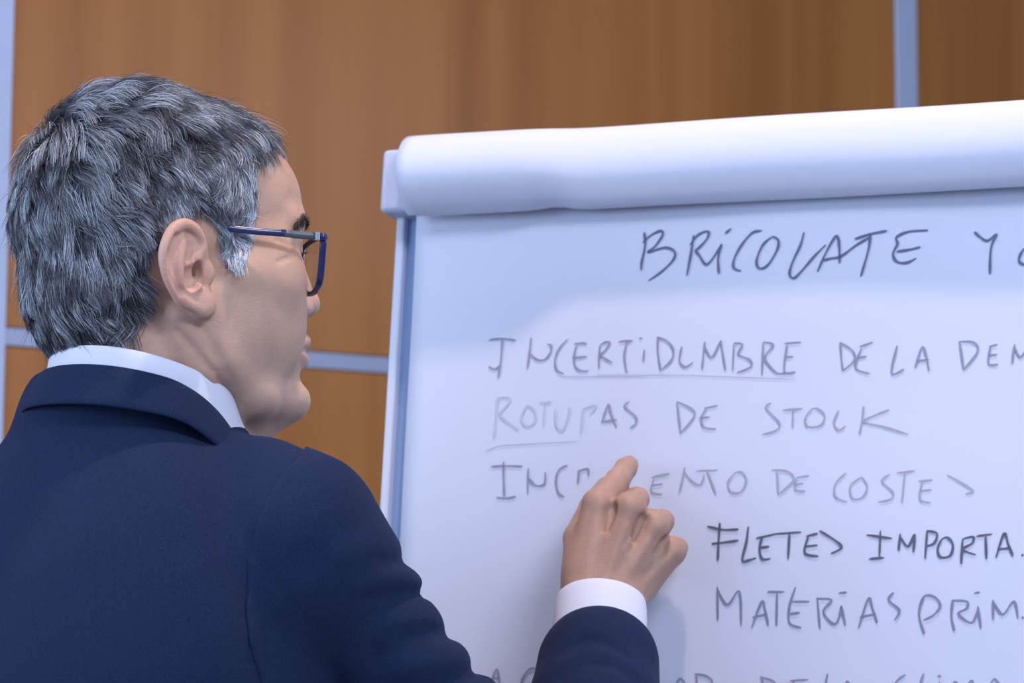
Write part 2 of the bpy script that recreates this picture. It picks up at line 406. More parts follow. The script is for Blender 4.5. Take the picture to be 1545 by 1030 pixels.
def cpx(ox, oy, s): return lambda p: (ox + s * p[0], oy + s * p[1])
A_ = cpx(900, 320, 0.41748); B_ = cpx(700, 480, 0.29133); C_ = cpx(900, 680, 0.41748); D_ = cpx(720, 960, 0.53398)
INK = {}
def write(label, tone, width, strokes, parent=pad):
    """one part per written word: flat marker strokes lying on the sheet"""
    V, Fc = [], []; width = width * 0.74
    for f_, st in strokes:
        q = np.array([on_board(*f_(p)) for p in st])
        if len(q) > 2: q = catmull(q, 6)
        else: q = np.array([q[0] + (q[1] - q[0]) * t for t in np.linspace(0, 1, 5)])
        kq = len(q); base = len(V)
        for i in range(kq):
            t = q[min(i + 1, kq - 1)] - q[max(i - 1, 0)]; t = t / (np.linalg.norm(t) + 1e-9); s = np.array([-t[1], t[0]])
            e = min(i, kq - 1 - i) / max(kq - 1, 1); wd = width * (0.55 + 0.45 * min(1, e * 8)) * (1 + 0.18 * math.sin(i * 0.7 + base)) / 2
            for sg in (-1, 1):
                x, z = q[i] + s * wd * sg; V.append(bw(x, float(paper_n(x, z)) + 0.0013, z))
        Fc += [(base + 2 * i, base + 2 * i + 1, base + 2 * i + 3, base + 2 * i + 2) for i in range(kq - 1)]
    if tone not in INK: INK[tone] = ink_mat(len(INK) + 1, tone)
    me = mesh_vf('handwriting', V, Fc); o = link('handwriting', me, INK[tone], None, False); o['label'] = label
    keep(o, parent)
def S(f_, *st): return [(f_, s) for s in st]
T1, T2, T2b, T3, T3f, T4, T5, T6 = (0.13, 0.15, 0.25), (0.27, 0.28, 0.38), (0.35, 0.36, 0.45), (0.31, 0.32, 0.41), (0.51, 0.54, 0.63), (0.37, 0.38, 0.47), (0.11, 0.125, 0.18), (0.22, 0.24, 0.34)  # T3f: glare and blur over those letters put into a paler ink
write('handwritten word BRICOLATE', T1, 0.0026, S(A_,
    [(175,75),(179,120),(166,185),(165,212)], [(170,112),(200,85),(235,70),(242,85),(215,125),(190,147),(250,130),(285,145),(280,175),(240,215),(190,250)],
    [(355,85),(345,150),(330,232)], [(340,122),(370,85),(405,72),(405,95),(375,130),(362,141),(375,160),(400,192),(430,160),(455,118)], [(455,118),(443,170),(446,225)], [(468,80),(490,62)],
    [(600,70),(565,78),(525,125),(500,175),(500,205),(525,215)], [(640,90),(605,120),(582,175),(590,205),(620,195),(655,140),(660,105),(640,90)],
    [(752,75),(740,120),(710,185),(700,225),(715,240),(745,212),(790,160),(830,120)], [(800,217),(830,150),(865,90),(876,100),(880,150),(880,185)], [(818,176),(850,168),(885,160),(940,120),(990,90)],
    [(990,76),(985,130),(956,232)], [(935,98),(990,80),(1050,68)], [(1198,65),(1130,70),(1085,90),(1088,115),(1072,150),(1085,178),(1120,182),(1155,165)], [(1085,142),(1130,135),(1170,125)]))
write('handwritten letter Y', T1, 0.0025, S(A_, [(1365,70),(1385,88),(1412,102),(1442,78)], [(1447,76),(1425,130),(1421,222)]))
write('handwritten start of a word, letter C', T1, 0.0026, S(A_, [(1590,118),(1550,128),(1530,155),(1528,178),(1548,188),(1580,180)]))
write('handwritten word INCERTIDUMBRE', T2, 0.0021, S(B_,
    [(130,112),(200,105),(270,115)], [(200,105),(195,200),(180,310)], [(130,250),(160,265),(190,245)], [(350,100),(342,180),(330,265)], [(342,182),(380,215),(420,215),(450,180),(455,145),(435,135)],
    [(540,110),(495,160),(475,220),(485,270),(520,290)], [(575,135),(610,130),(640,135)], [(590,140),(575,190),(580,250),(610,275),(650,275)], [(565,205),(600,205),(640,200)],
    [(710,140),(705,200),(705,265)], [(710,140),(740,125),(760,130),(735,170),(712,195),(740,215),(775,235)], [(805,125),(850,120),(880,122)], [(850,125),(836,200),(850,290)],
    [(940,165),(935,225)], [(915,104),(927,110)], [(1010,100),(1010,180),(1025,275)], [(1005,100),(1060,125),(1090,170),(1080,220),(1030,270)]) + S(A_,
    [(312,488),(304,540),(325,562),(352,545)], [(395,470),(390,520),(385,570)], [(395,490),(420,527),(452,465)], [(452,465),(460,520),(470,575)],
    [(500,475),(495,575)], [(500,475),(530,480),(515,515),(555,535),(560,560),(510,582)], [(605,470),(600,590)], [(605,470),(640,482),(610,528),(650,580),(680,582)], [(680,475),(740,470)], [(690,480),(680,575),(720,578)], [(682,525),(712,522)]))
write('handwritten word DE in the second line', T2, 0.0020, S(A_, [(880,470),(885,530),(890,572)], [(880,470),(925,500),(930,535),(890,572)], [(950,485),(998,468)], [(957,490),(935,560),(985,582)], [(940,525),(975,520)]))
write('handwritten word LA', T2, 0.0021, S(A_, [(1085,480),(1065,580),(1110,565)], [(1150,560),(1175,485),(1190,520),(1200,570)], [(1155,535),(1200,530)]))
write('handwritten letters DEM', T2, 0.0021, S(A_, [(1310,465),(1325,566)], [(1308,465),(1360,468),(1376,500),(1325,568)], [(1418,482),(1448,476)], [(1422,484),(1415,545),(1450,548)], [(1415,515),(1447,512)], [(1500,545),(1510,475)], [(1508,480),(1530,522),(1560,480)], [(1560,480),(1572,560)]))
write('faint pen line under the second line', (0.57, 0.61, 0.71), 0.0011, S(B_, [(490,300),(800,302),(1080,290)]) + S(A_, [(0,588),(300,590),(720,602)]))
write('very faint handwritten letters ROTUR', T3f, 0.0019, S(B_, [(175,412),(170,520),(160,620)], [(175,415),(230,410),(235,440),(190,500),(260,560),(290,580)], [(330,450),(300,520),(330,560),(372,540),(370,480),(330,450)],
    [(395,440),(460,435)], [(425,440),(420,560)], [(480,470),(485,560),(520,580),(550,500),(550,460)], [(625,470),(615,600)], [(625,470),(690,455),(660,500)]))
write('handwritten letters AS', T3, 0.0021, S(B_, [(722,545),(755,450),(770,500),(800,572)], [(725,540),(800,530)], [(865,435),(840,462),(895,512),(900,545),(870,575)]))
write('handwritten word DE in the third line', T3, 0.0020, S(B_, [(1110,440),(1130,598)], [(1108,435),(1180,470),(1200,510),(1130,600)], [(1250,470),(1320,455)], [(1262,470),(1235,520),(1250,568),(1310,577)], [(1225,520),(1280,515)]))
write('handwritten word STOCK', T2b, 0.0019, S(A_, [(632,690),(615,710),(662,762),(650,790),(600,805)], [(675,716),(745,710)], [(712,715),(710,780)], [(780,710),(755,745),(765,775),(810,770),(825,735),(800,710),(780,710)], [(875,715),(858,760),(875,787),(900,772)], [(965,700),(960,750),(950,802)], [(1057,712),(1000,735),(965,757),(1040,775),(1127,802)]))
write('faint pen line under the third line', (0.56, 0.60, 0.70), 0.0012, S(B_, [(115,690),(180,662),(270,655),(600,640)]))
write('handwritten letters INCR', T2, 0.0021, S(B_, [(145,770),(220,766),(310,770)], [(210,745),(212,850),(215,925)], [(175,930),(230,934),(275,925)], [(340,780),(338,915)], [(342,830),(380,870),(425,860),(430,800)], [(545,765),(500,790),(485,850),(500,910),(530,930)], [(605,790),(600,860)], [(598,797),(650,785),(655,820)]))
write('handwritten letters ENTO', T4, 0.0019, S(C_, [(205,98),(270,85)], [(215,100),(205,150),(245,160)], [(205,127),(245,122)], [(325,62),(318,100),(305,155)], [(322,78),(350,112),(380,125),(395,90)], [(365,75),(442,72)], [(405,75),(437,160)], [(505,80),(480,115),(490,150),(525,150),(545,110),(530,80),(505,80)]))
write('handwritten word DE in the fourth line', T4, 0.0019, S(C_, [(655,75),(660,158)], [(635,70),(690,75),(715,105),(660,160)], [(725,97),(770,90)], [(725,100),(720,140),(757,147)], [(715,122),(750,118)]))
write('handwritten word COSTES', T4, 0.0018, S(C_, [(902,80),(865,120),(865,165),(907,186)], [(960,95),(920,125),(925,170),(960,170),(980,130),(960,95)], [(1060,85),(1032,110),(1072,150),(1065,175),(1020,185)], [(1085,80),(1150,72)], [(1115,80),(1105,190)], [(1165,110),(1215,105)], [(1178,110),(1170,175),(1210,188)], [(1172,145),(1212,140)], [(1268,88),(1310,110),(1362,145),(1335,156)]))
write('dark handwritten word FLETES', T5, 0.0026, S(C_, [(405,275),(460,287),(517,285)], [(450,262),(445,330),(442,397)], [(420,338),(470,332),(517,325)], [(552,275),(545,330),(530,397),(555,396),(580,388)], [(580,318),(650,302)], [(603,310),(592,355),(602,392),(632,390)], [(590,352),(627,347)], [(640,302),(742,295)], [(700,300),(695,392)], [(760,310),(802,300)], [(768,310),(755,370),(805,382)], [(755,347),(802,342)], [(808,290),(860,322),(888,350),(850,373)]))
write('dark handwritten letters IMPORTA', T5, 0.0025, S(C_, [(978,305),(1070,318)], [(1028,290),(1025,385)], [(988,392),(1042,387)], [(1100,300),(1094,362)], [(1100,312),(1128,347),(1152,303),(1147,367)], [(1197,290),(1190,392)], [(1195,290),(1232,300),(1222,335),(1190,347)],
    [(1250,320),(1235,355),(1245,385),(1280,380),(1290,340),(1270,315),(1250,320)], [(1325,320),(1320,410)], [(1325,320),(1362,312),(1360,335),(1325,358),(1372,377)], [(1375,310),(1432,302)], [(1408,310),(1411,392)], [(1445,388),(1475,300),(1490,340),(1507,382)], [(1455,357),(1500,352)], [(1538,376),(1545,380)]))
write('handwritten word MATERIAS', T6, 0.0023, S(C_, [(440,492),(440,612)], [(440,500),(475,557),(518,508),(525,632)], [(562,640),(600,545),(612,580),(623,632)], [(565,602),(620,590)], [(620,510),(682,510)], [(655,510),(652,632)], [(722,492),(700,560),(700,622),(742,640)], [(710,545),(772,545)], [(700,590),(737,585)],
    [(800,530),(810,642)], [(798,535),(852,540),(822,582),(860,627),(880,600),(887,560)], [(887,560),(902,632)], [(878,515),(906,512)], [(950,640),(985,535),(1000,570),(1017,622)], [(955,602),(1012,590)], [(1077,513),(1058,540),(1097,577),(1080,613)]))
write('handwritten letters PRIM', T6, 0.0022, S(C_, [(1185,527),(1168,590),(1187,662)], [(1170,560),(1190,525),(1225,530),(1245,560),(1220,595),(1185,612)], [(1290,540),(1285,600),(1296,652)], [(1288,542),(1340,545),(1340,570),(1310,590),(1358,622),(1382,570)], [(1380,562),(1391,642)], [(1368,515),(1387,512)], [(1435,540),(1435,612)], [(1435,545),(1470,592),(1510,545),(1525,607)], [(1538,600),(1546,606)]))
write('handwritten letter A beside the elbow', T2, 0.0021, S(D_, [(38,135),(56,92),(66,135)], [(45,118),(62,117)]))
write('handwritten letter G behind the sleeve', T2, 0.0021, S(D_, [(165,90),(145,95),(125,131),(140,155)]))
write('handwritten letters AD in the bottom line', T2, 0.0021, S(D_, [(560,140),(575,118),(592,140)], [(620,105),(622,150)], [(615,105),(650,112),(664,131),(624,152)]))
write('handwritten word DE in the bottom line', T2, 0.0021, S(D_, [(805,112),(812,155)], [(800,115),(835,125),(848,145),(814,156)], [(885,125),(937,122)], [(897,125),(890,155),(930,158)]))
write('handwritten word LA in the bottom line', T2, 0.0021, S(D_, [(992,105),(985,158),(1015,156)], [(1035,158),(1048,126),(1062,158)]))
write('handwritten letters CLIMA in the bottom line', T2, 0.0021, S(D_, [(1212,108),(1185,130),(1185,158),(1210,160)], [(1263,105),(1250,156),(1275,156)], [(1303,112),(1313,113)], [(1308,128),(1308,158)], [(1345,158),(1350,128),(1375,145),(1400,125),(1402,158)], [(1445,158),(1462,120),(1490,158)]))

# ------------------------------------------------------------------ the man: frames
PHI = math.radians(22)
HX = np.array([math.cos(PHI), math.sin(PHI), 0]); HY = np.array([-math.sin(PHI), math.cos(PHI), 0]); HZv = np.array([0, 0, 1.0])
HO = P(300, 413, 1.66) + HY * 0.073
HF = (HO, HX, HY, HZv)                     # head: x to the face, y to his left, z up; millimetres
PT = math.radians(50)
TX = np.array([math.cos(PT), math.sin(PT), 0]); TY = np.array([-math.sin(PT), math.cos(PT), 0])
TO = P(215, 640, 1.73)
TF = (TO, TX, TY, HZv)                     # torso frame at the base of the neck
def tl(px, py, d): return to_local(P(px, py, d), TF)
man = empty('person', (TO[0], TO[1], 0), 'grey-haired man in a navy suit and glasses, seen from behind, pointing at the flipchart', 'person')
def wear(o): return keep(o, man)

# ---- head, neck and ear
def m2(f_, pts, *a, **k):
    """apply a primitive on both sides of the head"""
    for s in (-1, 1): f_(*[np.array(p, float) * [1, s, 1] for p in pts], *a, **k)
h = SDF()
h.ell((-10, 0, 50), (93, 75, 79))
h.ell((-58, 0, -6), (41, 52, 44), 20)
h.ell((30, 0, 62), (62, 61, 54), 14)
h.ell((40, 0, -8), (52, 60, 76), 16)
m2(h.cone, [(88, 7, 50), (74, 42, 46)], 9, 9, 10)
m2(h.cone, [(66, 44, -2), (28, 60, 4)], 16, 11, 12)
m2(h.cone, [(86, 10, -80), (52, 40, -80)], 13, 14, 12)
m2(h.cone, [(52, 40, -80), (18, 54, -58)], 14, 14, 10)
m2(h.cone, [(18, 54, -58), (6, 60, -16)], 13, 12, 12)
h.ell((86, 0, -79), (15, 18, 15), 8)
h.ell((68, 0, -44), (29, 30, 34), 10)
m2(h.ell, [(58, 36, -28)], (30, 22, 42), 14)
m2(h.ell, [(28, 50, -30)], (30, 18, 40), 14)
m2(h.ell, [(56, 44, 12)], (26, 18, 28), 14)
# neck
h.cone((-24, 0, -20), (-22, 0, -80), 54, 58, 18); h.cone((-22, 0, -80), (-24, 4, -160), 58, 62, 10)
h.cone((22, 0, -90), (0, 0, -160), 40, 46, 22)
m2(h.cone, [(-8, 60, -28), (24, 36, -130)], 10, 12, 10)
h.cone((60, 0, -86), (34, 0, -112), 24, 26, 14)
# eye sockets, lids
m2(lambda c, r, k: h.ell(c, r, k, 'sub'), [(97, 33, 24)], (15, 19, 12), 8)
EYE = np.array([72.5, 32, 23.0])
m2(h.ell, [EYE], (13.8, 14.2, 13.8), 2.5)
m2(h.cone, [(86, 12, 33), (78, 44, 32)], 4.5, 4.5, 5)
m2(lambda a, b, ra, rb, k: h.cone(a, b, ra, rb, k, 'sub'), [(90, 24, 22.6), (80, 45, 21.5)], 2.2, 1.6, 0.8)
# nose
h.cone((84, 0, 34), (98.5, 0, -5), 7, 9.5, 7)
h.ell((98.6, 0, -8.5), (10.8, 10.5, 9), 4)
m2(h.ell, [(91, 11.5, -12.5)], (10, 7.5, 7.5), 4)
h.cone((94, 0, -14), (92, 0, -22), 4, 4, 3)
m2(lambda a, b, ra, rb, k: h.cone(a, b, ra, rb, k, 'sub'), [(93, 6.8, -24), (91, 6.5, -12)], 3.4, 2.6, 1.5)
m2(lambda a, b, ra, rb, k: h.cone(a, b, ra, rb, k, 'sub'), [(88, 20, -8), (84, 27, -26)], 1.0, 1.2, 5)   # smile fold
# lips
for s in (-1, 1):
    h.chain([(97, 0, -35.5), (93.5, 12 * s, -37), (84, 24 * s, -42)], [5.4, 4.8, 2.4], 4)
    h.chain([(95.4, 0, -49.5), (92, 12 * s, -48.5), (84, 23 * s, -44)], [5.8, 5, 2.4], 4)
    h.chain([(103, 0, -42.6), (97, 13 * s, -42.8), (86, 27 * s, -44.5)], [1.9, 1.6, 1.4], 1.5, 'sub')
h.ell((103, 0, -63), (7, 20, 6), 6, 'sub')
# neck creases: found on the skin, carved on both sides
def march_h(px, py):
    a_ = to_local(P(px, py, 1.3), HF); u_ = to_local(P(px, py, 2.3), HF) - a_; u_ /= np.linalg.norm(u_); t_ = 0.0
    for _ in range(90): t_ += float(h((a_ + u_ * t_)[None], margin=400)[0]) * .7
    return a_ + u_ * t_
for pl_, rr_, k_ in (([(304, 492), (321, 524), (337, 552), (347, 577), (350, 604), (352, 630)], [1.2, 2.0, 2.6, 2.6, 2.4, 2.0], 6), ([(268, 500), (300, 535), (328, 567), (342, 595)], [.5, .9, 1.1, .9], 6), ([(437, 370), (426, 365), (418, 363)], [.2, .35, .15], 4), ([(438, 388), (428, 391), (420, 395)], [.2, .4, .15], 4)):
    c_ = np.array([march_h(*q_) for q_ in pl_])
    for m_ in (1, -1): h.chain(c_ * [1, m_, 1], rr_, k_, 'sub')
# ears
def ear(s):
    def q(cx, cy, yy):       # ear detail point from its place in the side view
        px, py = 200 + .2203 * cx, 280 + .2203 * cy
        r = ray(px, py); t = ((HO + HY * yy / 1000 - CAM) @ HY) / (r @ HY); v = to_local(CAM + r * t, HF); return v * [1, -s, 1]
    return q
for s in (-1, 1):
    q = ear(s)
    c = q(345, 560, -82)
    # plate
    pl = [q(*a) for a in ((330, 420, -83), (300, 560, -84), (350, 700, -81), (450, 790, -76), (430, 500, -77))]
    for i, (a, ra) in enumerate(zip(pl, (17, 16, 14, 11, 12))):
        h.ell(a, (ra * 0.75, 4.0, ra), 6, rot=(0, 0, 1, -s * 0.42))
    helix = catmull([q(*a) for a in ((480, 470, -76), (470, 380, -79), (430, 300, -83), (355, 262, -87), (280, 300, -91), (228, 400, -94), (213, 500, -94), (240, 630, -91), (300, 735, -86), (385, 815, -81), (470, 855, -77))], 3)
    h.chain(helix, list(np.interp(np.arange(len(helix)), [0, 12, 20, len(helix) - 1], [3.4, 4.3, 3.6, 3.6])), 2.0)
    h.ell(q(500, 815, -76), (7, 4.5, 8.5), 5)
    anti = catmull([q(*a) for a in ((345, 360, -86), (330, 460, -88), (318, 560, -89), (340, 660, -87), (400, 700, -84), (445, 690, -81))], 3)
    h.chain(anti, 3.2, 2.5)
    h.chain([q(*a) for a in ((475, 430, -79), (440, 520, -81), (380, 555, -82))], [3, 2.8, 2.0], 2.5)      # helix crus
    h.ell(q(512, 600, -75), (5, 2.4, 7), 8)                                                              # tragus
    # hollows: scapha, triangular fossa, concha, canal, antihelix groove
    h.chain(catmull([q(*a) for a in ((300, 350, -93), (268, 440, -96), (262, 540, -97), (285, 640, -94), (335, 730, -89))], 3), 2.9, 1.5, 'sub')
    h.chain([q(*a) for a in ((385, 335, -87), (402, 410, -86), (385, 500, -86))], [2.8, 3.6, 3.0], 1.5, 'sub')
    h.ell(q(410, 630, -86), (7, 8, 9), 2.5, 'sub')
    h.ell(q(445, 580, -81), (3.6, 8, 6.5), 2, 'sub')
    h.chain([q(*a) for a in ((455, 590, -81), (480, 680, -79))], [2.4, 1.6], 1.5, 'sub')
hv, hq = surface(h, (-112, -104, -158), (124, 104, 140), 1.3)
hv = relax(hv, hq, 1, 0.3)

# ---- trunk, arms and hand of the body under the clothes (torso frame / world)
SH = tl(455, 815, 1.635); EL = tl(810, 1290, 1.70); WR = tl(906, 905, 1.855)
SHL = np.array([-5, 158, -92.0]); ELL = np.array([10, 205, -380.0]); WRL = np.array([110, 190, -610.0])
b = SDF()
b.ell((-10, 0, -170), (95, 140, 170)); b.ell((0, 0, -420), (100, 145, 200), 40)
b.cone((-20, 0, -40), (-15, 0, 20), 60, 58, 30)
for S_, E_, W_ in ((SH, EL, WR), (SHL, ELL, WRL)):
    b.cone(S_ * [1, .75, 1], S_, 42, 38, 30); b.cone(S_, S_ + (E_ - S_) * .25, 38, 31, 15); b.cone(S_ + (E_ - S_) * .25, E_, 31, 31, 12); b.cone(E_, W_, 31, 24, 12)
b.cone((0, 80, -560), (0, 90, -1000), 80, 48, 20); b.cone((0, -80, -560), (0, -90, -1000), 80, 48, 20)
b.cone((0, 90, -1000), (-10, 95, -1380), 48, 34, 10); b.cone((0, -90, -1000), (-10, -95, -1380), 48, 34, 10)
bv, bq = surface(b, (-150, -260, -1420), (520, 260, 30), 9)

HDX = CR; HDU = CU                      # hand sculpted at its joints
def hp(px, py, d): return P(px, py, d) * 1000
hd = SDF()
D0 = 1.855
wr = hp(910, 906, D0); fo = hp(902, 1012, D0 - 0.045)
Uu = CR * 1000
hd.cone(fo - Uu * .008, wr - Uu * .009, 25, 22, 0); hd.cone(fo + Uu * .008, wr + Uu * .010, 25, 21, 12)
mcp = [hp(902, 762, D0 + .022), hp(950, 768, D0 + .012), hp(987, 794, D0 + .014), hp(1014, 832, D0 + .024)]
base = [hp(880, 884, D0), hp(906, 886, D0 - .003), hp(928, 890, D0), hp(946, 900, D0 + .006)]
for a, c, r in zip(base, mcp, (12.5, 12, 11.5, 10.5)): hd.cone(a, c, r + 3.5, r, 9)
# palm body and thenar
hd.cone(hp(898, 872, D0 + .016), hp(915, 800, D0 + .034), 18, 15, 12)
hd.cone(hp(955, 880, D0 + .020), hp(985, 840, D0 + .036), 16, 13, 12)
# knuckles
for c, r in zip(mcp, (10.8, 11.5, 11, 10)): hd.ell(c - CF * 3 + CU * 2, (r, r, r), 5)
# extensor tendons
for a, c in zip(base, mcp): hd.cone(a - CF * 14, c - CF * 10.5, 1.6, 2.6, 6)
def bk(u, v, o=14.0):   # point on the back of the hand: u across (0 index .. 3 little), v from wrist to knuckles
    i = min(int(u), 2); f_ = u - i; a = base[i] * (1 - f_) + base[i + 1] * f_; c = mcp[i] * (1 - f_) + mcp[i + 1] * f_
    return a * (1 - v) + c * v - CF * (o - 3.2 * v)
for vn in ([(0.3, .15), (.7, .4), (1.3, .55), (1.5, .8)], [(1.6, .1), (1.9, .35), (1.3, .55)], [(1.9, .35), (2.5, .55), (2.5, .85)], [(0.1, .45), (.45, .62), (.5, .85)]):
    hd.chain(catmull([bk(*q_) for q_ in vn], 4), 1.7, 3)
def finger(j, rr, k=4): 
    for i in range(len(j) - 1): hd.cone(j[i], j[i + 1], rr[i], rr[i + 1], k if i == 0 else 2.2)
# index: extended up and towards the sheet
finger([mcp[0], hp(932, 724, D0 + .050), hp(944, 707, D0 + .070), hp(949, 701, D0 + .084)], [10.8, 9.6, 8.8, 7.6])
# middle, ring, little: curled into the palm
finger([mcp[1], hp(962, 752, D0 + .052), hp(950, 790, D0 + .066), hp(938, 812, D0 + .052)], [10.6, 9.2, 8.4, 7.4])
finger([mcp[2], hp(1000, 786, D0 + .052), hp(984, 822, D0 + .066), hp(968, 836, D0 + .050)], [10.2, 9.0, 8.2, 7.2])
finger([mcp[3], hp(1022, 826, D0 + .054), hp(1002, 856, D0 + .064), hp(988, 864, D0 + .050)], [9.2, 8.0, 7.2, 6.4])
# thumb: leaves the side of the palm near the wrist, closes beside the index finger
finger([hp(878, 862, D0 + .008), hp(874, 812, D0 + .030), hp(893, 766, D0 + .056), hp(914, 734, D0 + .074)], [15, 12.5, 10.2, 8.0], 9)
# creases between the knuckles
for i in range(3): 
    a = (mcp[i] + mcp[i + 1]) / 2 - CF * 10
    hd.cone(a, a * .7 + (base[i] + base[i + 1]) / 2 * .3 - CF * 3, 3.2, 1.6, 5, 'sub')
lo = np.min([wr, fo, *mcp, hp(951, 690, D0 + .09), hp(870, 800, D0)], 0) - 34; hi = np.max([wr, fo, *mcp, hp(951, 690, D0 + .09), hp(870, 800, D0)], 0) + 34
dv, dq = surface(hd, lo, hi, 1.4)
dv = relax(dv, dq, 1, 0.4)
hand_nail = None

skin = mat('skin', (0.52, 0.33, 0.26), 0.5, 0.4, Subsurface_Weight=0.12, Subsurface_Scale=0.006)
n_, l_, b_ = nodes(skin); b_.inputs['Subsurface Radius'].default_value = (1.0, 0.4, 0.25)
at = n_.new('ShaderNodeAttribute'); at.attribute_name = 'skin_tone'
tc = n_.new('ShaderNodeTexCoord'); nz = n_.new('ShaderNodeTexNoise'); nz.inputs['Scale'].default_value = 45; nz.inputs['Detail'].default_value = 5
mx = n_.new('ShaderNodeMix'); mx.data_type = 'RGBA'; mx.blend_type = 'MULTIPLY'; mx.inputs['Factor'].default_value = 1.0
rp = n_.new('ShaderNodeValToRGB'); rp.color_ramp.elements[0].position = .3; rp.color_ramp.elements[1].position = .7
rp.color_ramp.elements[0].color = (.90, .86, .84, 1); rp.color_ramp.elements[1].color = (1.04, 1.02, 1.0, 1)
l_.new(tc.outputs['Object'], nz.inputs['Vector']); l_.new(nz.outputs[0], rp.inputs[0]); l_.new(at.outputs['Color'], mx.inputs[6]); l_.new(rp.outputs[0], mx.inputs[7]); l_.new(mx.outputs[2], b_.inputs['Base Color'])
nz2 = n_.new('ShaderNodeTexNoise'); nz2.inputs['Scale'].default_value = 700; nz2.inputs['Detail'].default_value = 3
bp = n_.new('ShaderNodeBump'); bp.inputs['Strength'].default_value = .45; bp.inputs['Distance'].default_value = .0008
l_.new(tc.outputs['Object'], nz2.inputs['Vector']); l_.new(nz2.outputs[0], bp.inputs['Height']); l_.new(bp.outputs[0], b_.inputs['Normal'])

def inpoly(x, y, poly):
    r = np.zeros(len(x), bool); n = len(poly)
    for i in range(n):
        x0, y0 = poly[i]; x1, y1 = poly[(i + 1) % n]
        c = ((y0 > y) != (y1 > y)); t = (x1 - x0) * (y - y0) / ((y1 - y0) or 1e-9) + x0; r ^= c & (x < t)
    return r
SCALP = [(66, 150), (64, 118), (60, 108), (54, 100), (47, 95), (41, 89), (39, 76), (43, 62), (43, 48), (40, 34), (36, 18), (31, 5), (23, 3), (17, 14), (15, 26), (9, 38), (-8, 45), (-24, 40), (-33, 22), (-34, 0), (-30, -14), (-40, -32), (-56, -48), (-74, -62), (-135, -72), (-135, 150)]
def tone(v):
    """skin colour by place on the head: pink ear and lips, grey beard shadow, dark scalp under the hair, painted neck shade"""
    n = len(v); c = np.tile(np.array([0.58, 0.375, 0.265]), (n, 1))
    X, Y, Z = v.T; aY = np.abs(Y)
    def blend(w_, col): 
        w2 = np.clip(w_, 0, 1)[:, None]; return c * (1 - w2) + np.array(col) * w2
    c = blend(0.8 * np.exp(-((aY - 88) / 9) ** 2) * (np.hypot(X + 10, Z - 2) < 42), (0.68, 0.39, 0.30))
    beard = np.clip((4 - Z) / 22, 0, 1) * np.clip((X - 2) / 20, 0, 1) * (Z > -112)
    c = blend(0.40 * beard, (0.46, 0.35, 0.28))
    lips = np.clip(1.3 - np.abs(Z + 43) / 8.5, 0, 1) * (X > 84) * (aY < 27)
    c = blend(0.55 * lips, (0.56, 0.31, 0.26))
    c = blend(0.35 * np.exp(-((X - 100) / 12) ** 2 - ((Z + 8) / 12) ** 2), (0.64, 0.38, 0.32))
    neck = np.clip((-20 - Z) / 30, 0, 1) * np.clip((30 - X) / 30, 0, 1); c = blend(0.5 * neck, (0.46, 0.29, 0.22))  # occlusion shade on the neck painted into the skin colour
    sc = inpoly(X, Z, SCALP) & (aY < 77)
    neck = np.clip((-20 - Z) / 30, 0, 1) * np.clip((30 - X) / 30, 0, 1); c = blend(0.6 * neck, (0.44, 0.27, 0.205))  # second pass deepens the painted neck shade
    for o_ in (0, 1, 2):
        sc_ = inpoly(X + 2.5 * noise3(v / 5, 80 + o_) + (o_ - 1) * 2.5, Z + 2.5 * noise3(v / 5, 90 + o_) + (o_ - 1) * 2.5, SCALP) & (aY < 77); c = blend(0.36 * sc_, (0.15, 0.14, 0.16))
    return c
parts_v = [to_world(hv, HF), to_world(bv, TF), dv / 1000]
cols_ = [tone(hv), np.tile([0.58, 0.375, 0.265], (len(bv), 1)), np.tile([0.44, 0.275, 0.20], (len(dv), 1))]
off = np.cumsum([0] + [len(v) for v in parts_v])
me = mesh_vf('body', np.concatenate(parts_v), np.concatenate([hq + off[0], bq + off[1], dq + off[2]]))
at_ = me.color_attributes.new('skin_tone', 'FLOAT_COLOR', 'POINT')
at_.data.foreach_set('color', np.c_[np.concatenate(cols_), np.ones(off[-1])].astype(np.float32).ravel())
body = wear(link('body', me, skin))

# ---- eyes
for s in (-1, 1):
    c = to_world((EYE * [1, s, 1])[None], HF)[0]
    import bmesh
    bm = bmesh.new(); bmesh.ops.create_uvsphere(bm, u_segments=32, v_segments=24, radius=0.0125)
    look = Vector(HX + np.array([0, 0, -0.12])).normalized()
    bmesh.ops.rotate(bm, verts=bm.verts, matrix=look.to_track_quat('Z', 'Y').to_matrix(), cent=(0, 0, 0))
    for f_ in bm.faces: f_.material_index = 1 if f_.calc_center_median().normalized().dot(look) > 0.90 else 0
    bmesh.ops.translate(bm, verts=bm.verts, vec=Vector(c)); me = bpy.data.meshes.new('eye'); bm.to_mesh(me); bm.free()
    o = link('eye', me, M['eye']); me.materials.append(M['iris']); wear(o)

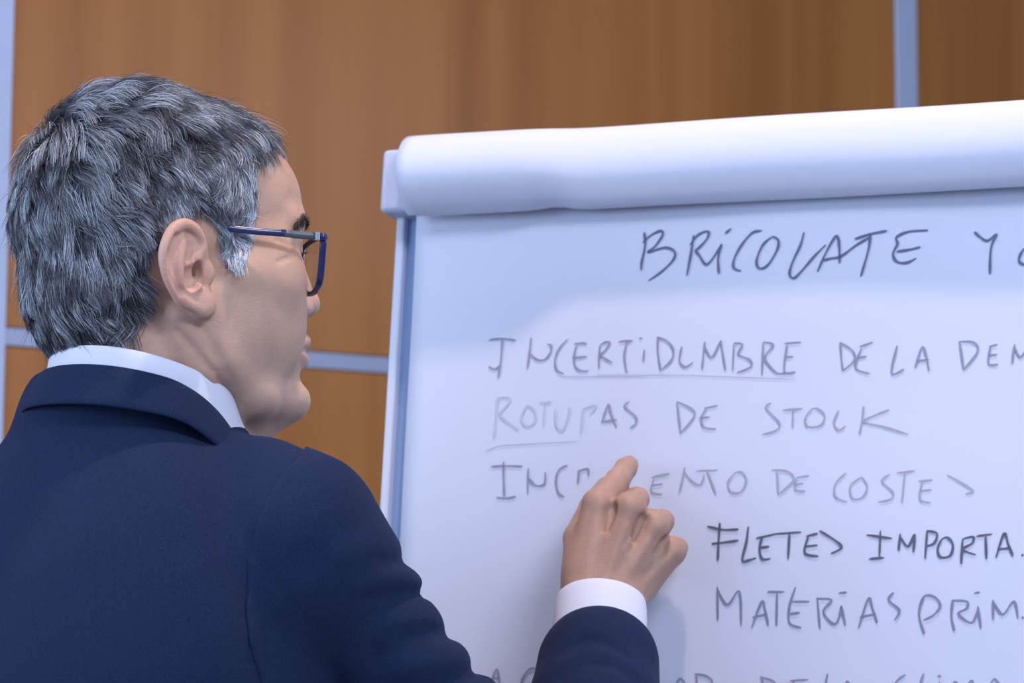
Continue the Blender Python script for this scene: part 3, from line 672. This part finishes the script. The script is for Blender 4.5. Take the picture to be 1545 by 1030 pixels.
# ------------------------------------------------------------------ hair
def hair_material(name, dark, light, rough=0.42):
    mt = bpy.data.materials.new(name); mt.use_nodes = True; n, l, b = nodes(mt)
    at = n.new('ShaderNodeAttribute'); at.attribute_name = 'strand_tone'
    l.new(at.outputs['Color'], b.inputs['Base Color']); b.inputs['Roughness'].default_value = rough; b.inputs['Specular IOR Level'].default_value = 0.55
    return mt
def strands(name, paths, rad, tones, material, parent):
    """paths (N,K,3) metres -> real curve strands, each with its own tone"""
    N, K, _ = paths.shape
    hc = bpy.data.hair_curves.new(name); hc.add_curves([K] * N)
    hc.attributes['position'].data.foreach_set('vector', paths.astype(np.float32).ravel())
    ra = hc.attributes.get('radius') or hc.attributes.new('radius', 'FLOAT', 'POINT')
    ra.data.foreach_set('value', rad.astype(np.float32).ravel())
    ca = hc.attributes.new('strand_tone', 'FLOAT_COLOR', 'CURVE')
    ca.data.foreach_set('color', np.c_[tones, np.ones(N)].astype(np.float32).ravel())
    o = bpy.data.objects.new(name, hc); COL.objects.link(o); hc.materials.append(material); keep(o, parent); o['kind'] = 'stuff'; return o

def sample_roots(V, Q, mask_fn, N):
    c = V[Q].mean(1); mk = mask_fn(c); Qm = Q[mk]
    ar = np.linalg.norm(np.cross(V[Qm[:, 2]] - V[Qm[:, 0]], V[Qm[:, 3]] - V[Qm[:, 1]]), axis=1)
    p = ar / ar.sum(); ix = RNG.choice(len(Qm), N, p=p); u, v = RNG.random((2, N, 1))
    q = Qm[ix]; pos = V[q[:, 0]] * (1 - u) * (1 - v) + V[q[:, 1]] * u * (1 - v) + V[q[:, 2]] * u * v + V[q[:, 3]] * (1 - u) * v
    nr = np.cross(V[q[:, 2]] - V[q[:, 0]], V[q[:, 3]] - V[q[:, 1]]); nr /= np.linalg.norm(nr, axis=1)[:, None]
    nr *= np.sign(((pos - [-10, 0, 35]) * nr).sum(1))[:, None]
    return pos, nr
def smooth_normal(p):      # of the cranium ellipsoid
    g = (p - [-10, 0, 50]) / np.array([93., 75, 79]) ** 2
    g[:, 2] = np.where(p[:, 2] < 0, g[:, 2] * 0.4, g[:, 2])
    return g / np.linalg.norm(g, axis=1)[:, None]
rag = lambda v: np.c_[v[:, 0] + 2.0 * noise3(v / 9, 3), v[:, 1], v[:, 2] + 2.5 * noise3(v / 9, 4)]
def scalp_mask(c):
    r = rag(c); return inpoly(r[:, 0], r[:, 2], SCALP) & (np.abs(c[:, 1]) < 78)
NH = 52000
root, rn = sample_roots(hv, hq, scalp_mask, NH)
def groom(root, rn, jit):
    X, Y, Z = root.T; n = smooth_normal(root); wn = np.clip((60 - Z) / 25, 0, 1)[:, None]; n = n * (1 - wn) + rn * wn; n /= np.linalg.norm(n, axis=1)[:, None]
    whorl = np.array([-66, 42, 108.0])
    d = root - whorl; dist = np.linalg.norm(d, axis=1)
    d = d / (dist[:, None] + 1e-6)
    # swirl near the crown, gravity on the sides, forward sweep on top
    tang = np.cross(n, d); sw = np.exp(-dist / 35)
    d = d + 0.9 * tang * sw[:, None]
    side = np.clip((np.abs(Y) - 30) / 40, 0, 1)
    back = np.clip((-X - 20) / 50, 0, 1)
    top = np.clip((Z - 80) / 30, 0, 1)
    d = d + np.c_[0.15 * side * (1 - back), np.zeros(len(X)), -0.55 * np.maximum(side, back)]
    d[:, 0] -= 0.85 * np.clip((X - 5) / 20, 0, 1) * (1 - top) * 0.9
    d[:, 0] += 0.6 * top
    fl = np.stack([noise3(root / 16 + 5, 21), noise3(root / 16 + 9, 22), noise3(root / 16 + 2, 23)], 1) * 0.85
    f2 = np.stack([noise3(root / 6 + 5, 31), noise3(root / 6 + 9, 32), noise3(root / 6 + 2, 33)], 1) * 0.45
    d = d + fl + f2 + RNG.normal(0, jit, d.shape)
    d -= (d * n).sum(1)[:, None] * n; d /= np.linalg.norm(d, axis=1)[:, None]
    L = 22 + 14 * top * (1 + 0.25 * np.clip((-X - 20) / 30, 0, 1)) * np.clip((75 - X) / 45, 0.3, 1) + 13 * back * np.clip((Z + 20) / 60, 0, 1)
    L = np.where((np.abs(Y) > 55) & (X > -40), np.minimum(L, 13 + 6 * np.clip((Z - 40) / 30, 0, 1)), L)
    L *= np.clip(0.58 + (Z + 66) / 60, 0.50, 1)                             # short nape
    L = np.where((X > 26) & (Z < 60), np.minimum(L, 7.5), L); L = np.where(X > 46, np.minimum(L, 17), L)           # short temple and sideburn
    return d, n, L, top, back
cl_root, cl_n = sample_roots(hv, hq, scalp_mask, 1500)
K = 7
def grow(root, rn, jit, lift0):
    d, n, L, top, back = groom(root, rn, jit)
    L = L * RNG.uniform(0.75, 1.15, len(root))
    near_edge = ((root[:, 0] > 26) & (root[:, 2] < 70)) | (root[:, 2] < -45)
    lift = lift0 * (0.55 + 0.35 * top + 0.25 * back) * np.where(near_edge, 0.5, 1.0)
    lift = np.clip(lift + 0.12 * noise3(root / 12, 51), 0.08, 1.2)
    curlax = np.cross(n, d); ph = RNG.uniform(0, 6.28, len(root)) * 0.25 + 3 * noise3(root / 10, 61)
    pts = []; p = root.copy(); v = n * lift[:, None] + d
    for k in range(K):
        t = k / (K - 1); pts.append(p.copy())
        v2 = n * (lift * (1 - 1.55 * t))[:, None] + d + curlax * (0.45 * np.sin(ph + t * 3.2))[:, None] + np.array([0, 0, -0.25]) * t
        v2 /= np.linalg.norm(v2, axis=1)[:, None]
        p = p + v2 * (L / (K - 1))[:, None]
    return np.stack(pts, 1)
guides = grow(cl_root, cl_n, 0.12, 1.1)
own = grow(root, rn, 0.16, 1.1)
kd = KDTree(len(cl_root))
for i, q in enumerate(cl_root): kd.insert(q, i)
kd.balance()
gi = np.array([kd.find(q)[1] for q in root])
t = np.linspace(0, 1, K)[None, :, None]
cw = 0.72 * t ** 0.8 * RNG.uniform(0.55, 1.1, (NH, 1, 1))
path = own * (1 - cw) + (guides[gi] + (root - cl_root[gi])[:, None, :] * (1 - 0.6 * t)) * cw
# flyaways
fly = RNG.random(NH) < 0.035
path[fly] += (np.linspace(0, 1, K) ** 1.6)[None, :, None] * RNG.normal(0, 3.6, (fly.sum(), 1, 3)) + (np.linspace(0, 1, K) ** 1.5)[None, :, None] * smooth_normal(root[fly])[:, None] * 3.0
# never inside the skull
fp = path.reshape(-1, 3); dd_ = h(fp, margin=12); nn_ = np.repeat(np.where(root[:, 2:] < 50, rn, smooth_normal(root)), K, axis=0)
fp = fp + nn_ * np.clip(0.7 - dd_, 0, 9)[:, None]; path = fp.reshape(NH, K, 3)
X, Y, Z = root.T
grey = 0.36 + 0.30 * np.clip((X - 5) / 35, 0, 1) * (Z < 90) - 0.16 * np.clip((20 - Z) / 60, 0, 1) * (X < 10) - 0.05 * np.clip((Z - 110) / 20, 0, 1)
cg = RNG.random(len(cl_root))[gi]; gm = np.clip(grey + (cg - 0.5) * 0.72 + RNG.normal(0, 0.22, NH), 0, 1)
dark, light = np.array([0.030, 0.030, 0.040]), np.array([0.84, 0.93, 1.0])
tn = dark + (light - dark) * (gm ** 1.8)[:, None]
rad = 0.00013 * np.interp(np.linspace(0, 1, K), [0, 0.6, 1], [1, 0.9, 0.35])[None, :] * RNG.uniform(0.8, 1.25, (NH, 1))
M['hair'] = hair_material('grey_hair', dark, light)
wp = to_world(path.reshape(-1, 3), HF).reshape(NH, K, 3)
hair = strands('hair', wp, rad, tn, M['hair'], man)

# eyebrows and lashes
def brow(s, N=420):
    t = RNG.random(N); c = catmull([(93, 12 * s, 44), (88, 26 * s, 48), (78, 41 * s, 47), (71, 50 * s, 41)], 10)
    ii = t * (len(c) - 1); c0 = c[ii.astype(int)]; c1 = c[np.minimum(ii.astype(int) + 1, len(c) - 1)]
    p = c0 + (c1 - c0) * (ii % 1)[:, None] + np.c_[np.zeros(N), np.zeros(N), RNG.normal(0, 2.2, N)]
    # put the roots on the skin
    out = []
    for q in p:
        hit = HEADBVH.ray_cast(Vector(q + np.array([30, 12 * s, 0])), Vector((-30, -12 * s, 0)).normalized()); out.append(np.array(hit[0]) if hit[0] else q)
    p = np.array(out); dd = (c1 - c0); dd /= np.linalg.norm(dd, axis=1)[:, None]
    L = RNG.uniform(5, 8, N)[:, None]; dr = dd * 1.0 + np.array([0.35, 0.25 * s, 0.25]) + RNG.normal(0, .2, (N, 3))
    dr /= np.linalg.norm(dr, axis=1)[:, None]
    T = np.linspace(0, 1, 5)[None, :, None]
    return p[:, None] + dr[:, None] * L[:, None] * T + np.array([-0.2, 0.3 * s, -0.35]) * L[:, None] * T ** 2
HEADBVH = BVHTree.FromPolygons([Vector(v) for v in hv[:, :3]], [tuple(map(int, f_)) for f_ in hq[(hv[hq[:, 0], 0] > 50)]])
for s in (-1, 1):
    pb_ = brow(s); n0 = len(pb_)
    strands('eyebrow', to_world(pb_.reshape(-1, 3), HF).reshape(n0, 5, 3), np.tile(0.00014 * np.array([[1, 1, .9, .7, .3]]), (n0, 1)), np.clip(RNG.normal(0.05, 0.04, (n0, 1)), .02, .4) * np.array([[1, .95, .95]]), M['hair'], man)
    n1 = 26; u = RNG.random(n1)[:, None]; a0 = np.array([86.0, 23 * s, 24.2]); a1 = np.array([79.0, 43 * s, 22.5]); q = a0 + (a1 - a0) * u + np.c_[2.2 * np.sin(u * math.pi), 0 * u, 1.0 * np.sin(u * math.pi)]
    dr = np.array([0.9, 0.25 * s, -0.1]) + RNG.normal(0, .12, (n1, 3)); T = np.linspace(0, 1, 5)[None, :, None]
    lash = q[:, None] + dr[:, None] * 6 * T + np.array([0, 0, 1.8]) * T ** 2
    strands('eyelash', to_world(lash.reshape(-1, 3), HF).reshape(n1, 5, 3), np.tile(0.00009 * np.array([[1, 1, .8, .6, .3]]), (n1, 1)), np.full((n1, 3), 0.02), M['hair'], man)

# ------------------------------------------------------------------ eyeglasses
gl = empty('eyeglasses', to_world(np.array([[95.0, 0, 16]]), HF)[0], 'navy blue rectangular eyeglasses with slim grey-green temples, worn by the man', 'glasses')
def hwp(a): return to_world(np.array(a, float).reshape(-1, 3), HF)
def gx(y): return 92.8 - 0.0006 * y * y
rim_c = gl
for s in (-1, 1):
    loop = [(69, 31.5), (67, 15), (61, 1), (47, -4.5), (28, -4.5), (15, 2), (11, 16), (12, 29), (30, 33), (50, 33.5)]
    lp = catmull([(gx(y), y * s, z) for y, z in loop], 6, closed=True)
    keep(tube('rim', hwp(lp), 0.0026, M['lens_rim'], n=12, up=HX, closed=True, sx=0.55), gl)
    c = np.array([gx(40), 40 * s, 14.5]); V = []; rings = 6
    front = [c + (np.array(q) - c) * f_ + [2.2 * (1 - f_ * f_), 0, 0] for f_ in np.linspace(0.25, 0.985, rings) for q in lp]
    n = len(lp); Fc = [(i * n + j, i * n + (j + 1) % n, (i + 1) * n + (j + 1) % n, (i + 1) * n + j) for i in range(rings - 1) for j in range(n)] + [tuple(range(n))[::-1]]
    me = mesh_vf('lens', hwp(front), Fc); o = link('lens', me, M['glass']); md = o.modifiers.new('thickness', 'SOLIDIFY'); md.thickness = 0.0012; keep(o, gl)
    hx = gx(69)
    keep(tube('end_piece', hwp([(hx + .5, 66 * s, 31), (hx, 71 * s, 31), (hx - 3, 73.5 * s, 31)]), [0.0028, 0.003, 0.0028], M['lens_rim'], n=10), gl)
    keep(box('hinge', (-.0018, -.0016, -.0029), (.0018, .0016, .0029), M['silver'], None, (hwp((hx - 6.0, 74.2 * s, 31))[0], HX, HY, HZv), 0.0004), gl)
    tp = catmull([(hx - 8, 74.2 * s, 31), (hx - 22, 74.6 * s, 31.2), (60, 74.8 * s, 31.6), (38, 73.6 * s, 32), (20, 71 * s, 33.5), (2, 70 * s, 36), (-12, 70.5 * s, 36), (-22, 71 * s, 28), (-28, 71 * s, 14)], 6)
    k0 = 12
    keep(tube('temple', hwp(tp[:k0 + 1]), [.0027] * (k0 + 1), M['temple_grey'], n=12, sx=0.42), gl)
    rest = tp[k0:]; keep(tube('temple_tip', hwp(rest), list(np.interp(np.arange(len(rest)), [0, len(rest) - 1], [.0026, .0019])), M['lens_rim'], n=12, sx=0.5), gl)
keep(tube('bridge', hwp(catmull([(gx(12), -12, 23), (gx(5) + .5, -5, 27), (gx(5) + .5, 5, 27), (gx(12), 12, 23)], 5)), 0.0018, M['lens_rim'], n=10, up=HX), gl)

# ------------------------------------------------------------------ suit jacket
def dirn(a, b_): v = np.asarray(b_, float) - a; return v / np.linalg.norm(v)
def trunk(j):
    j.ell((-22, 0, -190), (112, 165, 175))
    j.ell((-45, 62, -160), (78, 92, 150), 30); j.ell((-45, -62, -160), (78, 92, 150), 30)
    j.ell((0, 0, -440), (130, 178, 230), 60); j.ell((0, 0, -560), (135, 185, 160), 50)
    j.cone((-12, 0, -55), (-10, 0, -12), 90, 84, 25)
    for S_, sd in ((SH, -1), (SHL, 1)):
        j.cone((-8, 45 * sd, -56), S_ + [-2, -18 * sd, -4], 52, 44, 30)
    j.cone(tl(318, 712, 1.695), tl(400, 742, 1.66), 30, 34, 20)
    j.cone(tl(405, 950, 1.665), tl(430, 1220, 1.69), 58, 56, 30)
j = SDF(); trunk(j); jt = SDF(); trunk(jt)
ax = dirn(SH, EL)
E2 = tl(886, 1225, 1.715); WR2 = tl(911, 905, 1.855)
j.cone(tl(400, 742, 1.66), tl(462, 778, 1.635), 33, 38, 20)
j.cone(SH, SH + (EL - SH) * .08, 52, 51, 22); j.cone(SH + (EL - SH) * .08, SH + (EL - SH) * .3, 52, 39, 8); j.cone(SH + (EL - SH) * .3, EL, 39, 46, 8)
j.cone(EL, E2, 52, 52, 10); j.cone(E2, E2 + (WR2 - E2) * .45, 52, 49, 10); j.cone(E2 + (WR2 - E2) * .45, E2 + (WR2 - E2) * .67, 49, 45, 6)
j.cone(SHL, ELL, 58, 50, 20); j.cone(ELL, WRL, 50, 36, 8)
# sleeve folds: ridges and hollows across the upper arm and forearm
def arm_frame():
    e1 = to_local(TO + (CR * .82 + CU * .57), TF); e1 -= (e1 @ ax) * ax; e1 /= np.linalg.norm(e1); e2 = np.cross(ax, e1)
    if e2 @ to_local(TO - CF, TF) < 0: e2 = -e2
    return e1, e2
E1_, E2_ = arm_frame()
def arm_pt(t, ang, r):      # t along shoulder->elbow, ang around (0 = towards upper right of the picture), r from the axis
    return SH + (EL - SH) * t + (E1_ * math.cos(ang) + E2_ * math.sin(ang)) * r
def ridge(lst, rr, k, mode='add'): j.chain(catmull([arm_pt(*a) for a in lst], 4), list(np.interp(np.arange(4 * (len(lst) - 1) + 1), np.linspace(0, 4 * (len(lst) - 1), len(rr)), rr)), k, mode)
ridge([(.155, -.7, 40), (.135, 0, 41), (.08, .6, 46), (.04, 1.2, 47)], [6, 8, 7, 5], 10)
ridge([(.265, -.7, 34), (.245, 0, 36.5), (.19, .6, 42), (.12, 1.2, 44)], [9, 12, 9, 5], 9)
ridge([(.36, -.7, 30), (.34, 0, 33), (.30, .6, 38), (.25, 1.3, 40)], [6, 9, 8, 5], 14)
ridge([(.48, -.7, 30), (.465, 0, 33), (.42, .6, 38), (.36, 1.3, 40)], [7, 10, 8, 5], 15)
ridge([(.59, -.7, 32), (.575, 0, 35), (.55, .6, 39), (.50, 1.3, 40)], [9, 12, 9, 5], 14)
ridge([(.19, -.4, 50), (.18, .2, 50), (.12, .8, 56)], [1.5, 3, 1.5], 7, 'sub')
ridge([(.29, -.5, 44), (.277, .05, 45.5), (.22, .7, 48), (.15, 1.3, 54)], [4, 5.5, 4.5, 3], 6, 'sub')
ridge([(.41, -.5, 43), (.40, .1, 44), (.33, .7, 46), (.26, 1.3, 51)], [1.5, 3, 2, 1], 10, 'sub')
ridge([(.52, -.5, 44), (.515, .1, 46), (.48, .7, 46), (.42, 1.3, 51)], [3, 5, 3, 1.5], 7, 'sub')
# forearm drape folds seen just above the frame edge
def fw_pt(px, py, d): return tl(px, py, d)
for ln in ([(850, 985), (880, 965), (915, 968), (945, 990)], [(845, 1025), (885, 1000), (925, 1003), (960, 1030)]):
    c_ = []
    for q_ in ln:
        a_ = tl(q_[0], q_[1], 1.3); u_ = dirn(a_, tl(q_[0], q_[1], 2.3)); t_ = 0.0
        for _ in range(80): t_ += float(j((a_ + u_ * t_)[None], margin=200)[0]) * .8
        c_.append(a_ + u_ * t_)
    if np.all(np.isfinite(c_)) and np.abs(np.array(c_)).max() < 900: j.chain(c_, [1.2, 2.4, 2.4, 1.2], 9, 'sub')
# armhole plane through the seam seen on the back
def wr_noise(p, d): 
    m_ = np.abs(d) < 14
    if m_.any():
        q = p[m_]; d = d.copy(); d[m_] += 1.6 * noise3(q / 62 + 3, 71) + 0.7 * noise3(q / 24 + 7, 72) * np.clip((-q[:, 1] - 60) / 60, 0.1, 1)
    return d
j.func(wr_noise)
def march(f_, px, py, d0=1.2):
    a_ = tl(px, py, d0); u_ = dirn(a_, tl(px, py, d0 + 1)); t_ = 0.0
    for _ in range(80): t_ += float(f_((a_ + u_ * t_)[None], margin=200)[0]) * .8
    return a_ + u_ * t_
S1, S2, S3 = march(j, 446, 692), march(j, 381, 850), march(j, 392, 1030)
an = np.cross(dirn(S1, S3), np.array([0.80, 0.60, 0.1])); an /= np.linalg.norm(an); an *= -np.sign(an[1])
def side_of(p, bulge=True):
    t = (p - S1) @ dirn(S1, S3) / np.linalg.norm(S3 - S1)
    return (p - S1) @ an + (19 * 4 * np.clip(t, 0, 1) * (1 - np.clip(t, 0, 1)) if bulge else 0)
SEAML = -128.0
def smax(a, e, k): h_ = np.clip(0.5 - 0.5 * (a - e) / k, 0, 1); return a * (1 - h_) + e * h_ + k * h_ * (1 - h_)
def torso_f(p, margin=24):
    d = j(p, margin=margin) + 1.5
    d = np.minimum(smax(d, side_of(p) - 6, 3), jt(p, margin=margin) + 2.5 + 7 * np.clip((p[:, 2] + 300) / 60, 0, 1)); d = smax(d, (p[:, 1] - 150), 4); d = smax(d, -620 - p[:, 2], 4)
    d = smax(d, p[:, 2] - (14 - 0.34 * p[:, 0]), 8)       # cut level under the collar
    return d
near_arm = SDF(); near_arm.cone(SH - ax * 60, SH + (EL - SH) * .35, 135, 115); near_arm.cone(SH + (EL - SH) * .35, EL, 115, 90); near_arm.cone(EL, WR, 90, 80)
def sleeve_f(p, margin=24): return smax(smax(smax(j(p, margin=margin) - 1.1, -side_of(p), 2.0), (p[:, 1] - 20), 4), near_arm(p, margin=200), 3)
def sleeveL_f(p, margin=24): return smax(j(p, margin=margin) - 0.8, 148 - p[:, 1], 2.5)
E_ = np.array([EL, WR, SH, E2])
tv, tq = surface(torso_f, (-150, -230, -640), (160, 160, 75), 4.0)
tv = relax(tv, tq, 2, 0.5)
jacket = wear(link('suit_jacket', mesh_vf('suit_jacket', to_world(tv, TF), tq), M['suit']))
sv, sq = surface(sleeve_f, np.minimum(E_.min(0) - 75, S3 - 60), np.maximum(E_.max(0) + 70, SH + 80), 3.5)
sv = relax(sv, sq, 2, 0.5)
keep2 = lambda o: (setattr(o, 'parent', jacket), o)[1]
slv = keep2(link('sleeve', mesh_vf('sleeve', to_world(sv, TF), sq), M['suit']))
lv, lq = surface(sleeveL_f, (-80, 140, -640), (170, 280, -20), 6.0)
keep2(link('sleeve', mesh_vf('sleeve', to_world(relax(lv, lq, 1), TF), lq), M['suit']))

# shirt front and tie in the jacket opening
def vee(w0, off, zlo, mt, name, x0=0):
    def f_(p, margin=24):
        d = torso_f(p, margin=margin) - off; wd = w0(p[:, 2])
        return smax(smax(smax(d, np.abs(p[:, 1]) - wd, 1.5), zlo - p[:, 2], 1), x0 + 20 - p[:, 0], 1)
    v_, q_ = surface(f_, (0, -90, zlo - 10), (170, 90, 60), 3.0); return wear(link(name, mesh_vf(name, to_world(relax(v_, q_, 1), TF), q_), mt))
vee(lambda z: np.clip(66 * (z + 235) / 235, 0, 66), 2.0, -234, M['shirt'], 'shirt_front')
vee(lambda z: np.clip(16 + 10 * (-z - 20) / 200, 12, 26) * np.clip((z + 232) / 60, 0, 1), 5.0, -230, mat('dark_silk', (0.03, 0.03, 0.06), 0.4), 'necktie')
# collars: rings around the neck, th = 0 at the nape, +-pi at the throat
NC = tl(223, 608, 1.712); NUP = np.array([0, 0, 1.0])
def ring(name, prof, mt, th0, th1, n=72, thick=0.0022, parent=man):
    """prof(th) -> list of torso-frame points from top to bottom"""
    ths = np.linspace(th0, th1, n); V = []; 
    for a in ths: V += [q for q in prof(a)]
    k_ = len(prof(0.0)); Fc = [(i * k_ + q, i * k_ + q + 1, (i + 1) * k_ + q + 1, (i + 1) * k_ + q) for i in range(n - 1) for q in range(k_ - 1)]
    me = mesh_vf(name, to_world(np.array(V), TF), Fc); fix_normals(me); o = link(name, me, mt)
    md = o.modifiers.new('thickness', 'SOLIDIFY'); md.thickness = thick; md.offset = 0
    md = o.modifiers.new('smooth', 'SUBSURF'); md.levels = 1; md.render_levels = 1
    return o
def neck_dir(a): return np.array([-math.cos(a), -math.sin(a), 0])      # a>0 towards his right side
def ring_pt(a, r, up): 
    d = neck_dir(a); x = -math.cos(a)      # x: -1 at the nape, +1 at the throat
    z = 21 - 48 * ((x + 1) / 2) ** 1.15
    return NC + d * r * np.array([1.02, 1.0, 1]) + NUP * (z + up)
def shirt_prof(a): return [ring_pt(a, r, u) for r, u in ((64.5, 12), (66.5, 14), (68.2, 12), (69, 2), (70.5, -12), (73, -26))]
shirt = ring('shirt_collar', shirt_prof, M['shirt'], -2.7, 2.7, parent=man); wear(shirt)
def jc_prof(a):
    e = min(1, max(0, (abs(a) - 1.0) / 1.3)); e = e * e * (3 - 2 * e); g_ = 1 - 0.09 * e
    return [ring_pt(a, r * g_, u - 20 * e) for r, u in ((68.5, -14), (70.5, -3), (73, 0.5), (75.5, -2), (79, -10), (83, -19 - 4 * e), (87, -28 - 16 * e))]
jc = ring('collar', jc_prof, M['suit'], -2.45, 2.45, thick=0.003); keep2(jc)

# shirt cuff around the wrist
wl = WR; fl_ = dirn(EL, WR) + 2.0 * dirn(E2, WR); fl_ /= np.linalg.norm(fl_)
c0 = to_world(WR[None], TF)[0] + 0.0005 * CR - 0.001 * CU; fw = to_world((WR + fl_ * 10)[None], TF)[0] - c0; fw /= np.linalg.norm(fw)
sd = np.cross(fw, CF); sd /= np.linalg.norm(sd); dp = np.cross(sd, fw)
def cuff_ring(t, r): return [c0 + fw * t + sd * math.cos(a) * r + dp * math.sin(a) * r * 0.86 for a in np.linspace(0, 2 * math.pi, 49)[:-1]]
rg = [cuff_ring(0.000, .0315), cuff_ring(0.001, .033), cuff_ring(-0.001, .0342), cuff_ring(-0.014, .0350), cuff_ring(-0.03, .0355), cuff_ring(-0.06, .034)]
V = [p for r_ in rg for p in r_]; n = 48
me = mesh_vf('shirt_cuff', V, [(i * n + q, i * n + (q + 1) % n, (i + 1) * n + (q + 1) % n, (i + 1) * n + q) for i in range(len(rg) - 1) for q in range(n)]); fix_normals(me)
cf = link('shirt_cuff', me, M['shirt']); md = cf.modifiers.new('thickness', 'SOLIDIFY'); md.thickness = 0.0018; md.offset = 0
md = cf.modifiers.new('smooth', 'SUBSURF'); md.levels = 1; md.render_levels = 1; wear(cf)
# left cuff
fl2 = dirn(ELL, WRL); o = tube('shirt_cuff', to_world(np.array([WRL - fl2 * 30, WRL + fl2 * 14]), TF), [.034, .033], M['shirt'], n=32); wear(o)
# trousers and shoes
tr_ = SDF(); tr_.ell((0, 0, -600), (128, 172, 110))
for s in (-1, 1):
    tr_.cone((0, 78 * s, -640), (4, 92 * s, -1000), 92, 66, 30); tr_.cone((4, 92 * s, -1000), (-8, 96 * s, -1395), 66, 56, 10)
tv2, tq2 = surface(tr_, (-150, -200, -1440), (150, 200, -480), 8)
wear(link('trousers', mesh_vf('trousers', to_world(relax(tv2, tq2, 1), TF), tq2), M['trouser']))
zf = -TO[2] * 1000
for s in (-1, 1):
    sh = SDF(); sh.cone((-40, 97 * s, zf + 38), (60, 100 * s, zf + 34), 38, 36); sh.cone((60, 100 * s, zf + 34), (150, 108 * s, zf + 26), 36, 26, 14); sh.cone((-25, 96 * s, zf + 60), (-10, 96 * s, zf + 95), 38, 42, 14)
    sf = lambda p, margin=24, sh=sh: smax(sh(p, margin=margin), (zf + 3) - p[:, 2], 4)
    v_, q_ = surface(sf, (-95, 97 * s - 60, zf - 10), (195, 97 * s + 75, zf + 150), 5)
    wear(link('shoe', mesh_vf('shoe', to_world(relax(v_, q_, 1), TF), q_), M['leather']))
